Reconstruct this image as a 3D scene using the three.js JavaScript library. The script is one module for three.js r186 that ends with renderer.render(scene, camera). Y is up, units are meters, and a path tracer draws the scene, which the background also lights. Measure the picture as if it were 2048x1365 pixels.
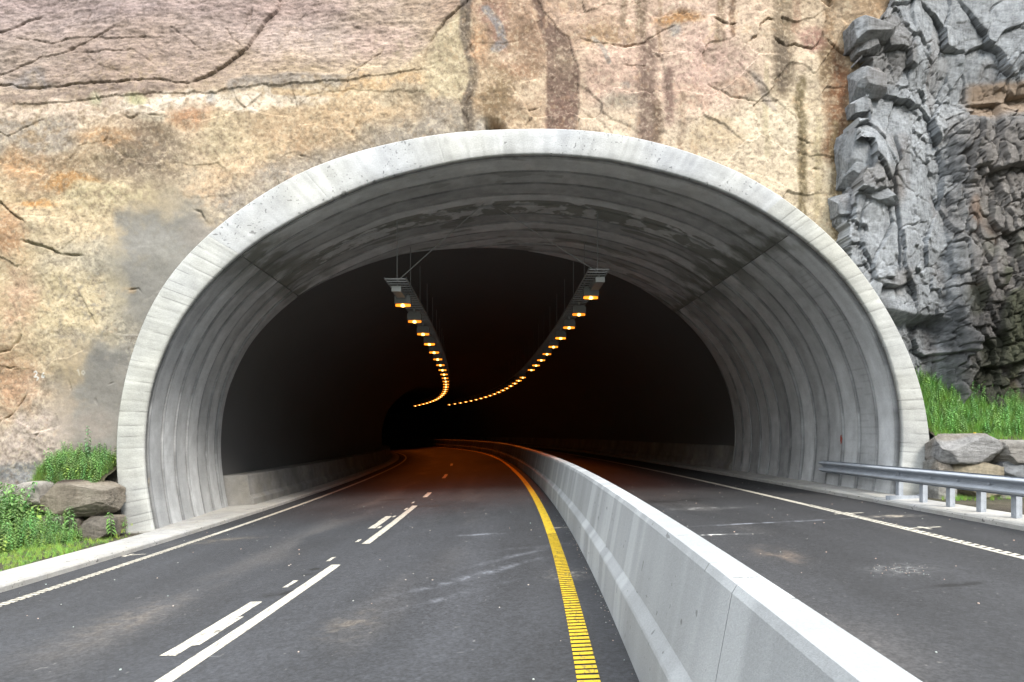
import * as THREE from 'three';
import { mergeGeometries, mergeVertices, toCreasedNormals } from 'three/addons/utils/BufferGeometryUtils.js';

// ---------------------------------------------------------------- camera, sky, sun, exposure
const FOCAL = 1305.4, HORIZON = 860.1, EYE = 1.85;           // for a picture 2048 x 1365
const scene = new THREE.Scene();
const camera = new THREE.PerspectiveCamera(2 * Math.atan(682.5 / FOCAL) * 180 / Math.PI, 2048 / 1365, 0.1, 900);
camera.position.set(0, EYE, 0);
camera.lookAt(0, EYE, -10);
camera.setViewOffset(2048, 1365, 0, -(HORIZON - 682.5), 2048, 1365);   // level camera, raised lens: uprights stay upright
const renderer = new THREE.WebGLRenderer();
renderer.toneMapping = THREE.LinearToneMapping;
renderer.toneMappingExposure = 3.55;
renderer.shadowMap.enabled = true;
{ // overcast sky: brightest overhead, paler towards the horizon
  const w = 64, h = 32, d = new Float32Array(w * h * 4);
  for (let j = 0; j < h; j++) for (let i = 0; i < w; i++) {
    const e = Math.sin(((j + .5) / h - .5) * Math.PI), k = (j * w + i) * 4;
    const L = e > 0 ? .45 + .9 * e : .2;
    d[k] = L * .965; d[k + 1] = L; d[k + 2] = L * 1.045; d[k + 3] = 1;
  }
  const t = new THREE.DataTexture(d, w, h, THREE.RGBAFormat, THREE.FloatType);
  t.mapping = THREE.EquirectangularReflectionMapping; t.magFilter = THREE.LinearFilter; t.needsUpdate = true;
  scene.background = t; scene.environment = t;
}
const sun = new THREE.DirectionalLight(0xfff6ea, 1.4);
sun.position.set(20, 38, 22); sun.target.position.set(0, 0, -12);
sun.castShadow = true; sun.shadow.radius = 30; sun.shadow.mapSize.set(2048, 2048);
Object.assign(sun.shadow.camera, { left: -30, right: 30, top: 30, bottom: -30, near: 1, far: 120 });
scene.add(sun, sun.target);

// ---------------------------------------------------------------- helpers
let seed = 20240;
const rnd = () => { seed = (seed * 1664525 + 1013904223) >>> 0; return seed / 4294967296; };
const rr = (a, b) => a + (b - a) * rnd();
const clamp = (x, a = 0, b = 1) => x < a ? a : x > b ? b : x;
const sst = (a, b, x) => { const t = clamp((x - a) / (b - a)); return t * t * (3 - 2 * t); };
const lerp = (a, b, t) => a + (b - a) * t;
const PERM = new Uint8Array(65536); { let q = 77; for (let i = 0; i < 65536; i++) { q = (q * 1664525 + 1013904223) >>> 0; PERM[i] = q >>> 24; } }
const hsh = (i, j, k = 0) => PERM[((i * 73856093) ^ (j * 19349663) ^ (k * 83492791)) & 65535] / 255;
function noise(x, y, s = 0) {               // value noise 0..1
  const i = Math.floor(x), j = Math.floor(y), a = x - i, b = y - j, u = a * a * (3 - 2 * a), v = b * b * (3 - 2 * b);
  const p = hsh(i, j, s), q = hsh(i + 1, j, s), r = hsh(i, j + 1, s), t = hsh(i + 1, j + 1, s);
  return p + (q - p) * u + (r - p + (p - q - r + t) * u) * v;
}
function fbm(x, y, s = 0, o = 4) { let f = 0, a = .5, n = 0; for (let k = 0; k < o; k++) { f += a * noise(x, y, s + k * 7); n += a; const q = x * 1.62 - y * 1.22 + 5.1; y = x * 1.22 + y * 1.62 + 1.7; x = q; a *= .5; } return f / n; }
function noise3(x, y, z, s = 0) { return (noise(x + z * .37, y - z * .21, s) + noise(y + 9.1 + x * .17, z + 3.3, s + 3) + noise(z + 4.7 - y * .13, x + 7.9, s + 5)) / 3; }
const lin = c => { c /= 255; return c <= .04045 ? c / 12.92 : Math.pow((c + .055) / 1.055, 2.4); };
const srgb = c => { c = clamp(c); return 255 * (c <= .0031308 ? c * 12.92 : 1.055 * Math.pow(c, 1 / 2.4) - .055); };
const numbers = {};
function numbered(n) { const k = numbers[n] = (numbers[n] ?? -1) + 1; return k ? `${n}_${String(k).padStart(3, '0')}` : n; }
function tag(o, label, category, group, kind) {
  if (label) o.userData.label = label; if (category) o.userData.category = category;
  if (group) o.userData.group = group; if (kind) o.userData.kind = kind; return o;
}
function mesh(name, g, m, parent = scene) {
  const o = new THREE.Mesh(g, m); o.name = parent === scene ? numbered(name) : name; o.castShadow = o.receiveShadow = true; parent.add(o); return o;
}
function group(name, x = 0, y = 0, z = 0) { const o = new THREE.Group(); o.name = numbered(name); o.position.set(x, y, z); scene.add(o); return o; }
function texture(w, h, fn, srgbMap = true, wrap = THREE.RepeatWrapping) {
  const d = new Uint8Array(w * h * 4), c = [0, 0, 0];
  for (let j = 0; j < h; j++) for (let i = 0; i < w; i++) { fn(i, j, c); const k = (j * w + i) * 4; d[k] = clamp(c[0], 0, 255); d[k + 1] = clamp(c[1], 0, 255); d[k + 2] = clamp(c[2], 0, 255); d[k + 3] = 255; }
  return dataTex(d, w, h, srgbMap, wrap);
}
function dataTex(d, w, h, srgbMap, wrap) {
  const t = new THREE.DataTexture(d, w, h, THREE.RGBAFormat); t.magFilter = THREE.LinearFilter; t.minFilter = THREE.LinearMipmapLinearFilter; t.generateMipmaps = true;
  t.wrapS = t.wrapT = wrap; if (srgbMap) t.colorSpace = THREE.SRGBColorSpace; t.needsUpdate = true; return t;
}
function grid(nu, nv, fn, keep) {           // fn(i, j) -> [x, y, z, u, v]; keep(i, j) for vertices
  const p = [], uv = [], idx = [], id = new Int32Array((nu + 1) * (nv + 1)).fill(-1);
  for (let j = 0; j <= nv; j++) for (let i = 0; i <= nu; i++) {
    if (keep && !keep(i, j)) continue;
    const r = fn(i, j); id[j * (nu + 1) + i] = p.length / 3; p.push(r[0], r[1], r[2]); uv.push(r[3], r[4]);
  }
  for (let j = 0; j < nv; j++) for (let i = 0; i < nu; i++) {
    const a = id[j * (nu + 1) + i], b = id[j * (nu + 1) + i + 1], c = id[(j + 1) * (nu + 1) + i + 1], d = id[(j + 1) * (nu + 1) + i];
    if (a >= 0 && b >= 0 && c >= 0) idx.push(a, b, c); if (a >= 0 && c >= 0 && d >= 0) idx.push(a, c, d);
  }
  const g = new THREE.BufferGeometry();
  g.setAttribute('position', new THREE.Float32BufferAttribute(p, 3)); g.setAttribute('uv', new THREE.Float32BufferAttribute(uv, 2));
  g.setIndex(idx); g.computeVertexNormals(); return g;
}
const REFLECT = .74;                          // the palettes below are kept as picture tones; this brings them to base reflectances
const std = o => { const m = new THREE.MeshStandardMaterial({ roughness: .92, metalness: 0, side: THREE.DoubleSide, ...o }); m.color.multiplyScalar(REFLECT); return m; };
const rgb = (r, g, b) => new THREE.Color().setRGB(r, g, b);
function box(w, h, d, x = 0, y = 0, z = 0) { const g = new THREE.BoxGeometry(w, h, d); g.translate(x, y, z); return g; }
function rod(a, b, r, n = 7) {
  const A = new THREE.Vector3(...a), B = new THREE.Vector3(...b), d = B.clone().sub(A), g = new THREE.CylinderGeometry(r, r, d.length(), n);
  g.applyQuaternion(new THREE.Quaternion().setFromUnitVectors(new THREE.Vector3(0, 1, 0), d.normalize())); g.translate((A.x + B.x) / 2, (A.y + B.y) / 2, (A.z + B.z) / 2); return g;
}
const PX = (u, z) => (u - 1024) * z / FOCAL, PY = (v, z) => EYE + (HORIZON - v) * z / FOCAL;   // sizes read off the photograph at a known distance, in metres

// ---------------------------------------------------------------- alignment of the road (bends left, banked, falls a little)
const SLOPE = -.00694, CF1 = .05436, CF2 = .03585;
const AX = [], AZ = [], AP = [], S0 = -60, DS = .1;
{
  const ks = [0, 20, 40, 80, 240], kv = [-.00627, -.00294, -.00183, -.00848, -.00854];
  let x = 0, z = 0, phi = .06922;
  const cur = s => { for (let i = 0; i < 4; i++) if (s < ks[i + 1]) return lerp(kv[i], kv[i + 1], clamp((s - ks[i]) / (ks[i + 1] - ks[i]))); return kv[4]; };
  const fx = [], fz = [], fp = [];
  for (let s = 0; s < 235; s += DS) { phi += cur(s) * DS; x += Math.sin(phi) * DS; z += Math.cos(phi) * DS; fx.push(x); fz.push(z); fp.push(phi); }
  for (let s = S0; s < -1e-6; s += DS) { AX.push(Math.sin(.06922) * s); AZ.push(Math.cos(.06922) * s); AP.push(.06922); }
  AX.push(...fx); AZ.push(...fz); AP.push(...fp);
}
const at = (A, s) => { const k = clamp((s - S0) / DS, 0, A.length - 2), i = Math.floor(k); return lerp(A[i], A[i + 1], k - i); };
const crown = o => o < 1.5 ? CF1 * o : CF1 * 1.5 + CF2 * (o - 1.5);
function road(s, o, h = 0) { const p = at(AP, s); return [at(AX, s) + o * Math.cos(p), crown(o) + SLOPE * s + h, -(at(AZ, s) - o * Math.sin(p))]; }
function roadHit(u, v) {                     // station and offset of a mark on the road
  let lo = null;
  for (let t = 3; t < 70; t += .02) {
    const x = (u - 1024) / FOCAL * t, y = EYE - (v - HORIZON) / FOCAL * t; let s = t;
    for (let q = 0; q < 4; q++) { const p = at(AP, s); s += (x - at(AX, s)) * Math.sin(p) + (t - at(AZ, s)) * Math.cos(p); }
    const p = at(AP, s), o = (x - at(AX, s)) * Math.cos(p) - (t - at(AZ, s)) * Math.sin(p);
    if (y < crown(o) + SLOPE * s) { lo = [s, o]; break; }
  }
  return lo;
}
function sweep(profile, s0, s1, ds, closed = true, uvs = 1) {   // profile [[o, h], ...] swept along the road, with end caps
  const n = Math.max(1, Math.round((s1 - s0) / ds)), m = profile.length, len = [0];
  for (let i = 1; i < m; i++) len.push(len[i - 1] + Math.hypot(profile[i][0] - profile[i - 1][0], profile[i][1] - profile[i - 1][1]));
  const parts = [];
  for (let k = 0; k < m - 1; k++) parts.push(grid(n, 1, (i, j) => { const s = lerp(s0, s1, i / n), q = profile[k + j]; return [...road(s, q[0], q[1]), s * uvs, len[k + j] * uvs]; }));
  if (closed) for (const s of [s0, s1]) {
    const sh = new THREE.ShapeGeometry(new THREE.Shape(profile.map(q => new THREE.Vector2(q[0], q[1])))), a = sh.attributes.position;
    for (let i = 0; i < a.count; i++) { const o = a.getX(i), h = a.getY(i); a.setXYZ(i, ...road(s, o, h)); sh.attributes.uv.setXY(i, o, h); }
    sh.computeVertexNormals(); parts.push(sh);
  }
  return mergeGeometries(parts);
}

// ---------------------------------------------------------------- tunnel outline (front plane z = -15)
const ZP = 15, CX = .3, CY = 2;
function outline(pts) {
  const q = pts.map(([u, v]) => { const x = PX(u, ZP) - CX, y = PY(v, ZP) - CY; return [Math.atan2(y, x), Math.hypot(x, y)]; });
  for (const e of q) if (e[0] < -Math.PI / 2) e[0] += 2 * Math.PI;
  q.sort((a, b) => a[0] - b[0]);
  const N = 720, lo = -.7, hi = Math.PI + .7, raw = [];
  for (let i = 0; i <= N; i++) {
    const t = lerp(lo, hi, i / N); let k = 0; while (k < q.length - 2 && q[k + 1][0] < t) k++;
    raw.push(lerp(q[k][1], q[k + 1][1], (t - q[k][0]) / (q[k + 1][0] - q[k][0])));
  }
  let a = raw; for (let it = 0; it < 3; it++) { const b = a.slice(); for (let i = 0; i <= N; i++) { let s = 0, n = 0; for (let d = -9; d <= 9; d++) { s += a[clamp(i + d, 0, N)]; n++; } b[i] = s / n; } a = b; }
  return t => { const k = clamp((t - lo) / (hi - lo) * N, 0, N - 1), i = Math.floor(k); return lerp(a[i], a[i + 1], k - i); };
}
const rOut = outline([[268, 1130], [245, 1060], [233, 960], [230, 900], [238, 810], [258, 720], [300, 610], [350, 535], [420, 465], [500, 405], [600, 345], [700, 308], [800, 283], [900, 266], [1000, 260], [1085, 258], [1200, 264], [1300, 282], [1400, 312], [1500, 355], [1600, 420], [1680, 490], [1750, 580], [1800, 665], [1840, 760], [1858, 850], [1864, 920], [1862, 985], [1855, 1060]]);
const rIn = outline([[325, 1130], [307, 1060], [294, 988], [285, 902], [290, 843], [300, 768], [321, 713], [369, 621], [410, 573], [478, 508], [581, 443], [680, 393], [851, 338], [953, 317], [1051, 310], [1158, 314], [1295, 337], [1380, 359], [1553, 440], [1655, 518.6], [1724, 600.6], [1758, 662], [1785, 730], [1802, 799], [1806, 867], [1804, 920], [1796, 988], [1782, 1060]]);
const TL = -.33, TR = Math.PI + .36;           // angles of the feet (right, left), below ground
const JR = 35.5 * Math.PI / 180, JL = 149.4 * Math.PI / 180;
const flare = (t, d) => .42 * sst(1.7, 2.9, t) * clamp(d / 5.2);      // the left wall of the mouth widens inwards
function ring(t, r, s) {
  r += flare(t, s - ZP);                        // point of the tunnel section at depth s behind the camera line
  const x = CX + r * Math.cos(t), y = CY + r * Math.sin(t), p = at(AP, s), p0 = at(AP, ZP);
  const o = x - at(AX, ZP), d = p - p0;
  return [at(AX, s) + o * Math.cos(p), y + SLOPE * (s - ZP), -(at(AZ, s) - o * Math.sin(d))];
}

// ---------------------------------------------------------------- concrete, asphalt and other shared textures
function concreteTex(w, h, per, base, sd, opts = {}) {   // per = pixels per metre
  return texture(w, h, (i, j, c) => {
    const x = i / per, y = j / per;
    let L = 1 + .20 * (fbm(x * .9, y * .9, sd, 4) - .5) + .16 * (fbm(x * 5, y * 5, sd + 20, 3) - .5) + .10 * (noise(i * .7, j * .7, sd + 40) - .5);
    if (opts.streak) L *= 1 + opts.streak * (fbm(x * opts.sx, y * opts.sy, sd + 60, 3) - .5);
    if (opts.pits && noise(x * 26, y * 26, sd + 80) > .9 && noise(x * 2, y * 2, sd + 81) > .45) L *= .62;
    const wob = fbm(x * 2.2, y * 2.2, sd + 90, 3), warm = (wob - .5) * 10;
    if (opts.extra) L = opts.extra(x, y, L, c);
    c[0] = base[0] * L + warm; c[1] = base[1] * L + warm * .6; c[2] = base[2] * L - warm * .5;
  });
}
const BUMP = texture(512, 512, (i, j, c) => { const v = 255 * (.5 * fbm(i * .06, j * .06, 300, 4) + .5 * noise(i * .5, j * .5, 310)); c[0] = c[1] = c[2] = v; }, false);
const bump = rep => { const t = BUMP.clone(); t.repeat.set(rep, rep); t.needsUpdate = true; return t; };
const kerbTex = concreteTex(1024, 1024, 128, [191, 190, 186], 500, { pits: true });
const kerbMat = std({ map: kerbTex, bumpMap: bump(4), bumpScale: .006 });
kerbTex.repeat.set(.125, .125);

// ---------------------------------------------------------------- ground and hill
const soilTex = texture(1024, 1024, (i, j, c) => {
  const x = i / 128, y = j / 128, a = fbm(x * 1.3, y * 1.3, 700, 5), b = noise(i * .6, j * .6, 710), g = sst(.42, .6, fbm(x * .8, y * .8, 720, 4));
  const L = .7 + .5 * a + .35 * (b - .5);
  c[0] = lerp(98, 84, g) * L; c[1] = lerp(90, 82, g) * L; c[2] = lerp(74, 60, g) * L;
}); soilTex.repeat.set(.125, .125);
const soilMat = std({ map: soilTex, bumpMap: bump(1.5), bumpScale: .03 });
const verge = o => o < -8.6 ? -.12 - .02 * Math.min(40, -8.6 - o) * .3 : .02;
{
  const os = []; for (let o = -150; o <= 150;) { os.push(o); o += Math.abs(o) < 16 ? .25 : Math.abs(o) < 40 ? 3 : 12; }
  const ss = []; for (let s = -59; s <= 22.01;) { ss.push(s); s += s < -6 ? 5 : .3; }
  const g = grid(os.length - 1, ss.length - 1, (i, j) => {
    const o = os[i], s = ss[j], out = Math.abs(o) > 8.45, p = road(s, clamp(o, -12, 12)), e = Math.cos(at(AP, s)), n = .1 * (fbm(o * .9, s * .9, 730, 4) - .5);
    return [at(AX, s) + o * e, crown(clamp(o, -8.7, 8.7)) + SLOPE * s + (out ? n + (o < 0 ? .06 : .1) : -.14), -(at(AZ, s) - clamp(o, -12, 12) * Math.sin(at(AP, s))), o, s];
  }, (i, j) => !(ss[j] > 16 && Math.abs(os[i]) < 8));
  tag(mesh('ground', g, soilMat), 'brown and green earth verges either side of the road', 'ground', null, 'structure');
}

{ // added valley side behind the camera, unseen; keeps low sky light off the bore
  const g = grid(60, 14, (i, j) => { const x = -300 + i * 10, z = 46 + j * 6 - .0006 * x * x; return [x, -2 + 62 * sst(0, 14, j) + 7 * (fbm(x * .06, j * .7, 740, 4) - .5) * sst(0, 3, j), z, x, z]; });
  tag(mesh('added_hillside', g, std({ color: rgb(.055, .07, .04) })), 'added unseen dark valley side that blocks low sky light from the tunnel mouth', 'added_hillside', null, 'structure');
}

// ---------------------------------------------------------------- the road
const ROADW = [-7.72, 7.78];
function asphalt(name, s0, s1, ow, oh, marks) {
  const W = ROADW[1] - ROADW[0];
  return texture(ow, oh, (i, j, c) => {
    const o = ROADW[0] + (i + .5) / ow * W, s = s0 + (j + .5) / oh * (s1 - s0);
    let L = 1 + .34 * (fbm(o * .55, s * .16, 800, 3) - .5) + .22 * (fbm(o * 2.6, s * .9, 805, 3) - .5) + .40 * (noise(o * 55, s * 55, 810) - .5) + .22 * (noise(o * 21, s * 21, 811) - .5);
    let r = 54, g = 56, b = 60;
    const right = o > 1.1;
    if (right) { r = 47; g = 48; b = 50.5; }
    // dry brown dust dragged along between the wheel tracks
    const e1 = Math.exp(-(((o + 4.55 + .25 * (noise(s * .3, 3, 820) - .5)) / .42) ** 2)), e2 = Math.exp(-(((o + 1.7) / .5) ** 2));
    const d1 = e1 > .02 ? e1 * sst(.34, .66, fbm(o * 1.5, s * .45, 821, 3)) * .26 : 0;
    const d2 = e2 > .02 ? e2 * sst(.42, .75, fbm(o * 1.6, s * .4, 823, 3)) * .16 : 0;
    const d3 = right ? sst(.5, .8, fbm(o * .8, s * .35, 824, 3)) * .18 : 0;
    const speck = noise(o * 26, s * 9, 825) > .86 ? .22 : 0;
    let dust = clamp(d1 + d2 + d3 + speck * (d1 + d2 + d3 + .05) * 2, 0, .8);
    r = lerp(r, 134, dust); g = lerp(g, 125, dust); b = lerp(b, 116, dust);
    // paler polished wheel paths
    for (const w of [-6.2, -2.6, -.9, 3, 4.9]) { const q = Math.abs(o - w); if (q > .7) continue; const k = Math.exp(-((q / .33) ** 2)) * .10 * (.4 + noise(o * 2, s * .25, 830)); r += 60 * k; g += 61 * k; b += 64 * k; }
    for (const m of marks) {
      const dx = o - m[0], dy = s - m[1]; if (Math.abs(dx) > m[8] || Math.abs(dy) > m[8]) continue; const a = m[4], ca = Math.cos(a), sa = Math.sin(a), X = (dx * ca + dy * sa) / m[2], Y = (-dx * sa + dy * ca) / m[3], q = X * X + Y * Y;
      if (q < 4) { const k = clamp(Math.exp(-q * 1.4) * m[6] * (.25 + 1.5 * sst(.35, .75, fbm(o * (m[7] || 5), s * (m[7] || 5), 840, 4)))); r = lerp(r, m[5][0], k); g = lerp(g, m[5][1], k); b = lerp(b, m[5][2], k); }
    }
    if (noise(o * 17, s * 17, 850) > .972) { r += 42; g += 40; b += 36; }
    c[0] = r * L; c[1] = g * L; c[2] = b * L;
  }, true, THREE.ClampToEdgeWrapping);
}
const roadMark = (u, v, a, b, t, col, k, f) => { const h = roadHit(u, v); return h ? [h[1], h[0], a, b, t, col, k, f, 2 * Math.max(a, b)] : null; };
const WHITE = [196, 196, 192], PALE = [128, 132, 140], TAR = [22, 22, 23], SAND = [172, 162, 146];
const marks = [
  roadMark(960, 1150, .12, 1.6, -.75, PALE, .45), roadMark(1060, 1105, .10, 1.1, -.75, PALE, .5), roadMark(900, 1195, .10, 1.0, -.8, PALE, .4),
  roadMark(1130, 1150, .25, .35, 0, SAND, .5, 14), roadMark(1080, 1095, .5, .12, .05, PALE, .5), roadMark(960, 1070, .6, .12, 0, PALE, .5),
  roadMark(1800, 1140, .42, .3, .3, WHITE, .3, 16), roadMark(1400, 1018, .8, .25, 0, [150, 150, 148], .8), roadMark(1460, 1050, 1.2, .07, .1, PALE, .9), roadMark(1600, 1043, 1.2, .06, .1, PALE, .8), roadMark(1440, 1070, .6, .07, 0, WHITE, .8, 12),
  roadMark(1790, 1033, .5, .2, 0, SAND, .7, 12), roadMark(1340, 1002, 1.6, .5, 0, TAR, .8), roadMark(560, 1188, .16, .16, .4, TAR, 1.2), roadMark(540, 1192, .12, .1, .4, TAR, 1.1), roadMark(628, 1139, .08, .09, .4, TAR, 1.1), roadMark(614, 1150, .08, .09, .4, TAR, 1.1),
  roadMark(790, 1000, .55, .2, 0, [38, 27, 20], .9), roadMark(845, 1014, .55, .22, 0, [38, 27, 20], .9), roadMark(440, 1082, .8, .35, .2, [128, 116, 100], .4), roadMark(1920, 1170, .35, .07, .2, TAR, 1.1), roadMark(1120, 1056, .35, .07, 0, SAND, .9, 12),
  roadMark(260, 1240, .5, 1.3, 0, [140, 124, 104], .15, 8), roadMark(1560, 1110, .3, .7, 0, [104, 92, 82], .6), roadMark(700, 1250, .3, .6, 0, [140, 124, 104], .25, 9),
].filter(Boolean);
const roadRoot = group('road'); tag(roadRoot, 'dark asphalt road bending left into the tunnel mouth', 'road', null, 'structure');
function carriageway(s0, s1, tw, th, ds) {
  const t = asphalt('', s0, s1, tw, th, marks), W = ROADW[1] - ROADW[0], n = Math.round((s1 - s0) / ds);
  const cols = []; for (let i = 0; i <= 32; i++) cols.push(ROADW[0] + W * i / 32);
  const g = grid(32, n, (i, j) => { const s = lerp(s0, s1, j / n); return [...road(s, cols[i]), i / 32, j / n]; });
  const bt = BUMP.clone(); bt.repeat.set(W / .55, (s1 - s0) / .55); bt.needsUpdate = true;
  return mesh('asphalt', g, std({ map: t, roughness: .78, bumpMap: bt, bumpScale: .008 }), roadRoot);
}
carriageway(3, 15, 2048, 1586, .4);
carriageway(15, 45, 1024, 1024, .6);
carriageway(45, 185, 256, 1024, 1);
carriageway(-59, 3, 512, 1024, 2);

// painted lines: thin slabs of thermoplastic lying on the asphalt, each bar of a profiled line a piece of its own
const paintTex = (base, sd) => texture(512, 512, (i, j, c) => { const L = 1 + .16 * (fbm(i * .02, j * .02, sd, 4) - .5) + .16 * (noise(i * .6, j * .6, sd + 9) - .5), w = sst(.58, .74, fbm(i * .05, j * .05, sd + 20, 4)) * .5; for (let k = 0; k < 3; k++) c[k] = lerp(base[k] * L, 88, w); });
const whitePaint = std({ map: paintTex([198, 193, 179], 860), roughness: .75 });
const yellowPaint = std({ map: paintTex([214, 180, 34], 870), roughness: .7 });
function stripe(name, parent, mat, o0, o1, s0, s1, ds = .4, h = .005, skew = 0, rag = 0) {
  const n = Math.max(1, Math.round((s1 - s0) / ds)), rows = [[0, 0], [0, 1], [1, 1], [1, 0]];
  const g = grid(3, n, (i, j) => { const r = rows[i], s = lerp(s0, s1, j / n) + (r[0] ? skew : 0), w = rag ? rag * (fbm(s * 2.3, r[0] * 5, 880, 3) - .5) : 0; return [...road(s, (r[0] ? o1 : o0) + w, r[1] ? h : .0005), r[0] * (o1 - o0) * 2 + s0, s * .8]; });
  return mesh(name, g, mat, parent);
}
const part = (name, parent) => { const o = new THREE.Group(); o.name = name; parent.add(o); return o; };
const OL = -7.05, OM = -3.12, OY = .305, OR = 6.24;
const eL = part('edge_line', roadRoot), eR = part('edge_line', roadRoot), eY = part('yellow_line', roadRoot), lane = part('lane_line', roadRoot);
for (let s = 4; s < 14.3; s += .135) stripe('bar', eL, whitePaint, OL - .075, OL + .075, s, s + .098, .1, .008, .05);
stripe('strip', eL, whitePaint, OL - .07, OL + .07, 14.35, 95, .5);
for (let s = 2.2; s < 11.85; s += .104) stripe('bar', eY, yellowPaint, OY - .085, OY + .085, s, s + rr(.066, .072), .07, .008, rr(-.004, .004));
stripe('strip', eY, yellowPaint, OY - .085, OY + .085, 11.9, 95, .5, .006);
for (let s = 5; s < 14.6; s += .15) stripe('bar', eR, whitePaint, OR - .02, OR + .09, s, s + .105, .1, .008, .04);
stripe('strip', eR, whitePaint, OR - .07, OR - .022, 5, 14.6, .4, .006); stripe('strip', eR, whitePaint, OR - .07, OR + .07, 14.62, 95, .5);
for (const [a, b] of [[2.5, 9.95], [11.9, 18.4], [20.9, 22.6], [30, 33], [42, 45]]) stripe('dash', lane, whitePaint, OM - .075, OM + .075, a, b, .25, .006, -.03, .012);
for (const [a, b] of [[5.78, 7.75], [14, 16.15]]) stripe('dash', lane, whitePaint, OM - .42, OM - .27, a, b, .12, .006, -.02, .03);
for (const [u, v, l] of [[580, 1170, .42], [661, 1120, .35], [716, 1083, .3], [758, 1056, .3], [788, 1034, .3], [812, 1019, .5], [826, 1006, .4], [415, 1278, .5], [455, 1252, .6]]) { const h = roadHit(u, v); stripe('dash', lane, whitePaint, h[1] - .03, h[1] + .03, h[0] - l / 2, h[0] + l / 2, .1, .005, .02, .01); }
for (const [u, v] of [[1850, 1057], [1700, 1028], [255, 1112]]) {         // surveyors' painted crosses
  const h = roadHit(u, v), c = part('painted_cross', roadRoot);
  stripe('stroke', c, whitePaint, h[1] - .3, h[1] + .3, h[0] - .03, h[0] + .03, .1, .004, .05); stripe('stroke', c, whitePaint, h[1] - .03, h[1] + .03, h[0] - .16, h[0] + .16, .1, .0055, 0);
}

// kerbs: wide pale concrete strips, cast in lengths
function kerb(name, inner, outer, label, s0, s1) {
  const root = group(name); tag(root, label, 'kerb', null, 'structure');
  const sg = Math.sign(inner);
  for (let s = s0, e = s0, st = 2.45; s < s1 - .1; s += st) {
    st = s > 40 ? 12 : 2.45; e = Math.min(s + st - .01, s1); const q = st > 5 ? 1 : .5, d = rr(-.004, .004);
    mesh('kerb_length', sweep([[inner, -.2], [inner, .075 + d], [inner + sg * .025, .105 + d], [inner + sg * .45, .112 + d], [outer, .118 + d], [outer, -.2], [inner, -.2]], s, e, q), kerbMat, root);
  }
}
kerb('kerb_left', -7.7, -8.62, 'pale concrete kerb strip beside the weeds and boulders', -12, 14.85);
kerb('kerb_right', 7.76, 8.5, 'pale concrete kerb strip under the steel guardrail', -12, 14.85);
kerb('pavement_left', -7.7, -9.6, 'concrete pavement edge between road and stepped tunnel lining without guardrail', 14.86, 178);
kerb('pavement_right', 7.76, 9.3, 'concrete pavement edge inside the tunnel mouth behind the guardrail end', 14.86, 178);

// ---------------------------------------------------------------- tunnel portal
const portal = group('tunnel_portal', 0, 0, 0);
tag(portal, 'grey concrete horseshoe tunnel portal with stepped ring lining', 'tunnel portal');
const DPM = 100;
const boardZone = t => t < JR + .1 || t > JL;
const collarTex = texture(2048, 1100, (i, j, c) => {
  const x = -10 + i / 102.4, y = -1.4 + j / 102.4, t0 = Math.atan2(y - CY, x - CX), t = t0 < -Math.PI / 2 ? t0 + 2 * Math.PI : t0, r = Math.hypot(x - CX, y - CY);
  let L = 1 + .16 * (fbm(x * 1.1, y * 1.1, 900, 4) - .5) + .10 * (fbm(x * 6, y * 6, 905, 3) - .5) + .08 * (noise(i * .7, j * .7, 906) - .5);
  L *= 1 + .12 * (fbm(t * 26, r * 1.2, 908, 3) - .5);
  if (boardZone(t)) { // dark cement lines left between shuttering boards
    const q = t * 9 / .25 + .5 * noise(t * 40, 1, 909), k = Math.floor(q), f = q - k, ln = Math.exp(-(((f - .5) / .05) ** 2)) * sst(.42, .7, noise(k * 3.1, r * 2.2, 910)); L *= 1 - .2 * ln; L *= 1 + .07 * (hsh(k, 3, 911) - .5);
    c[0] = 186; c[1] = 188; c[2] = 184;
  } else { if (noise(x * 24, y * 24, 915) > .86 && fbm(x * 1.5, y * 1.5, 916, 3) > .5) L *= .74; L *= 1 + .1 * (noise(t * 90, r * .8, 917) - .5); c[0] = 192; c[1] = 195; c[2] = 196; }
  const wm = (fbm(x * .8, y * .8, 918, 3) - .5) * 12; c[0] = c[0] * L + wm; c[1] = c[1] * L + wm * .7; c[2] = c[2] * L - wm * .3;
}, true, THREE.ClampToEdgeWrapping);
const collarMat = std({ map: collarTex, bumpMap: bump(18), bumpScale: .006 });
{
  const cuts = [TL, JR, .87, 1.22, 1.87, 2.29, JL, TR];
  for (let k = 0; k < cuts.length - 1; k++) {
    const a = cuts[k], b = cuts[k + 1] - .00004, n = Math.round((b - a) * 260);
    // section: outer back, outer front (chamfered), front face, inner chamfer, inner lip going back
    const sec = [[1, .4, 1.3], [0, 0, 1.3], [0, 0, .03], [0, -.03, 0], [0, -.2, 0], [1, .2, 0], [1, .045, 0], [1, 0, .045], [1, .03, .12], [1, .03, .16], [1, .12, .2]];
    const g = grid(sec.length - 1, n, (i, j) => {
      const t = lerp(a, b, j / n), q = sec[i]; let r = q[0] ? rIn(t) + q[1] : rOut(t) + q[1];
      let dz = q[2];
      if (q[2] < .02) { const w = t * 9 / .25 + .5 * noise(t * 40, 1, 909), f = w - Math.floor(w); if (boardZone(t)) dz += .008 * Math.exp(-(((f - .5) / .06) ** 2)) + .006 * (hsh(Math.floor(w), 5) - .5); if (j === 0 || j === n) dz += .005; }
      const x = CX + r * Math.cos(t), y = CY + r * Math.sin(t); return [x, y, -ZP - dz, (x + 10) / 20, (y + 1.4) / (1100 / 102.4)];
    });
    mesh('collar_section', g, collarMat, portal);
  }
}
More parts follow.
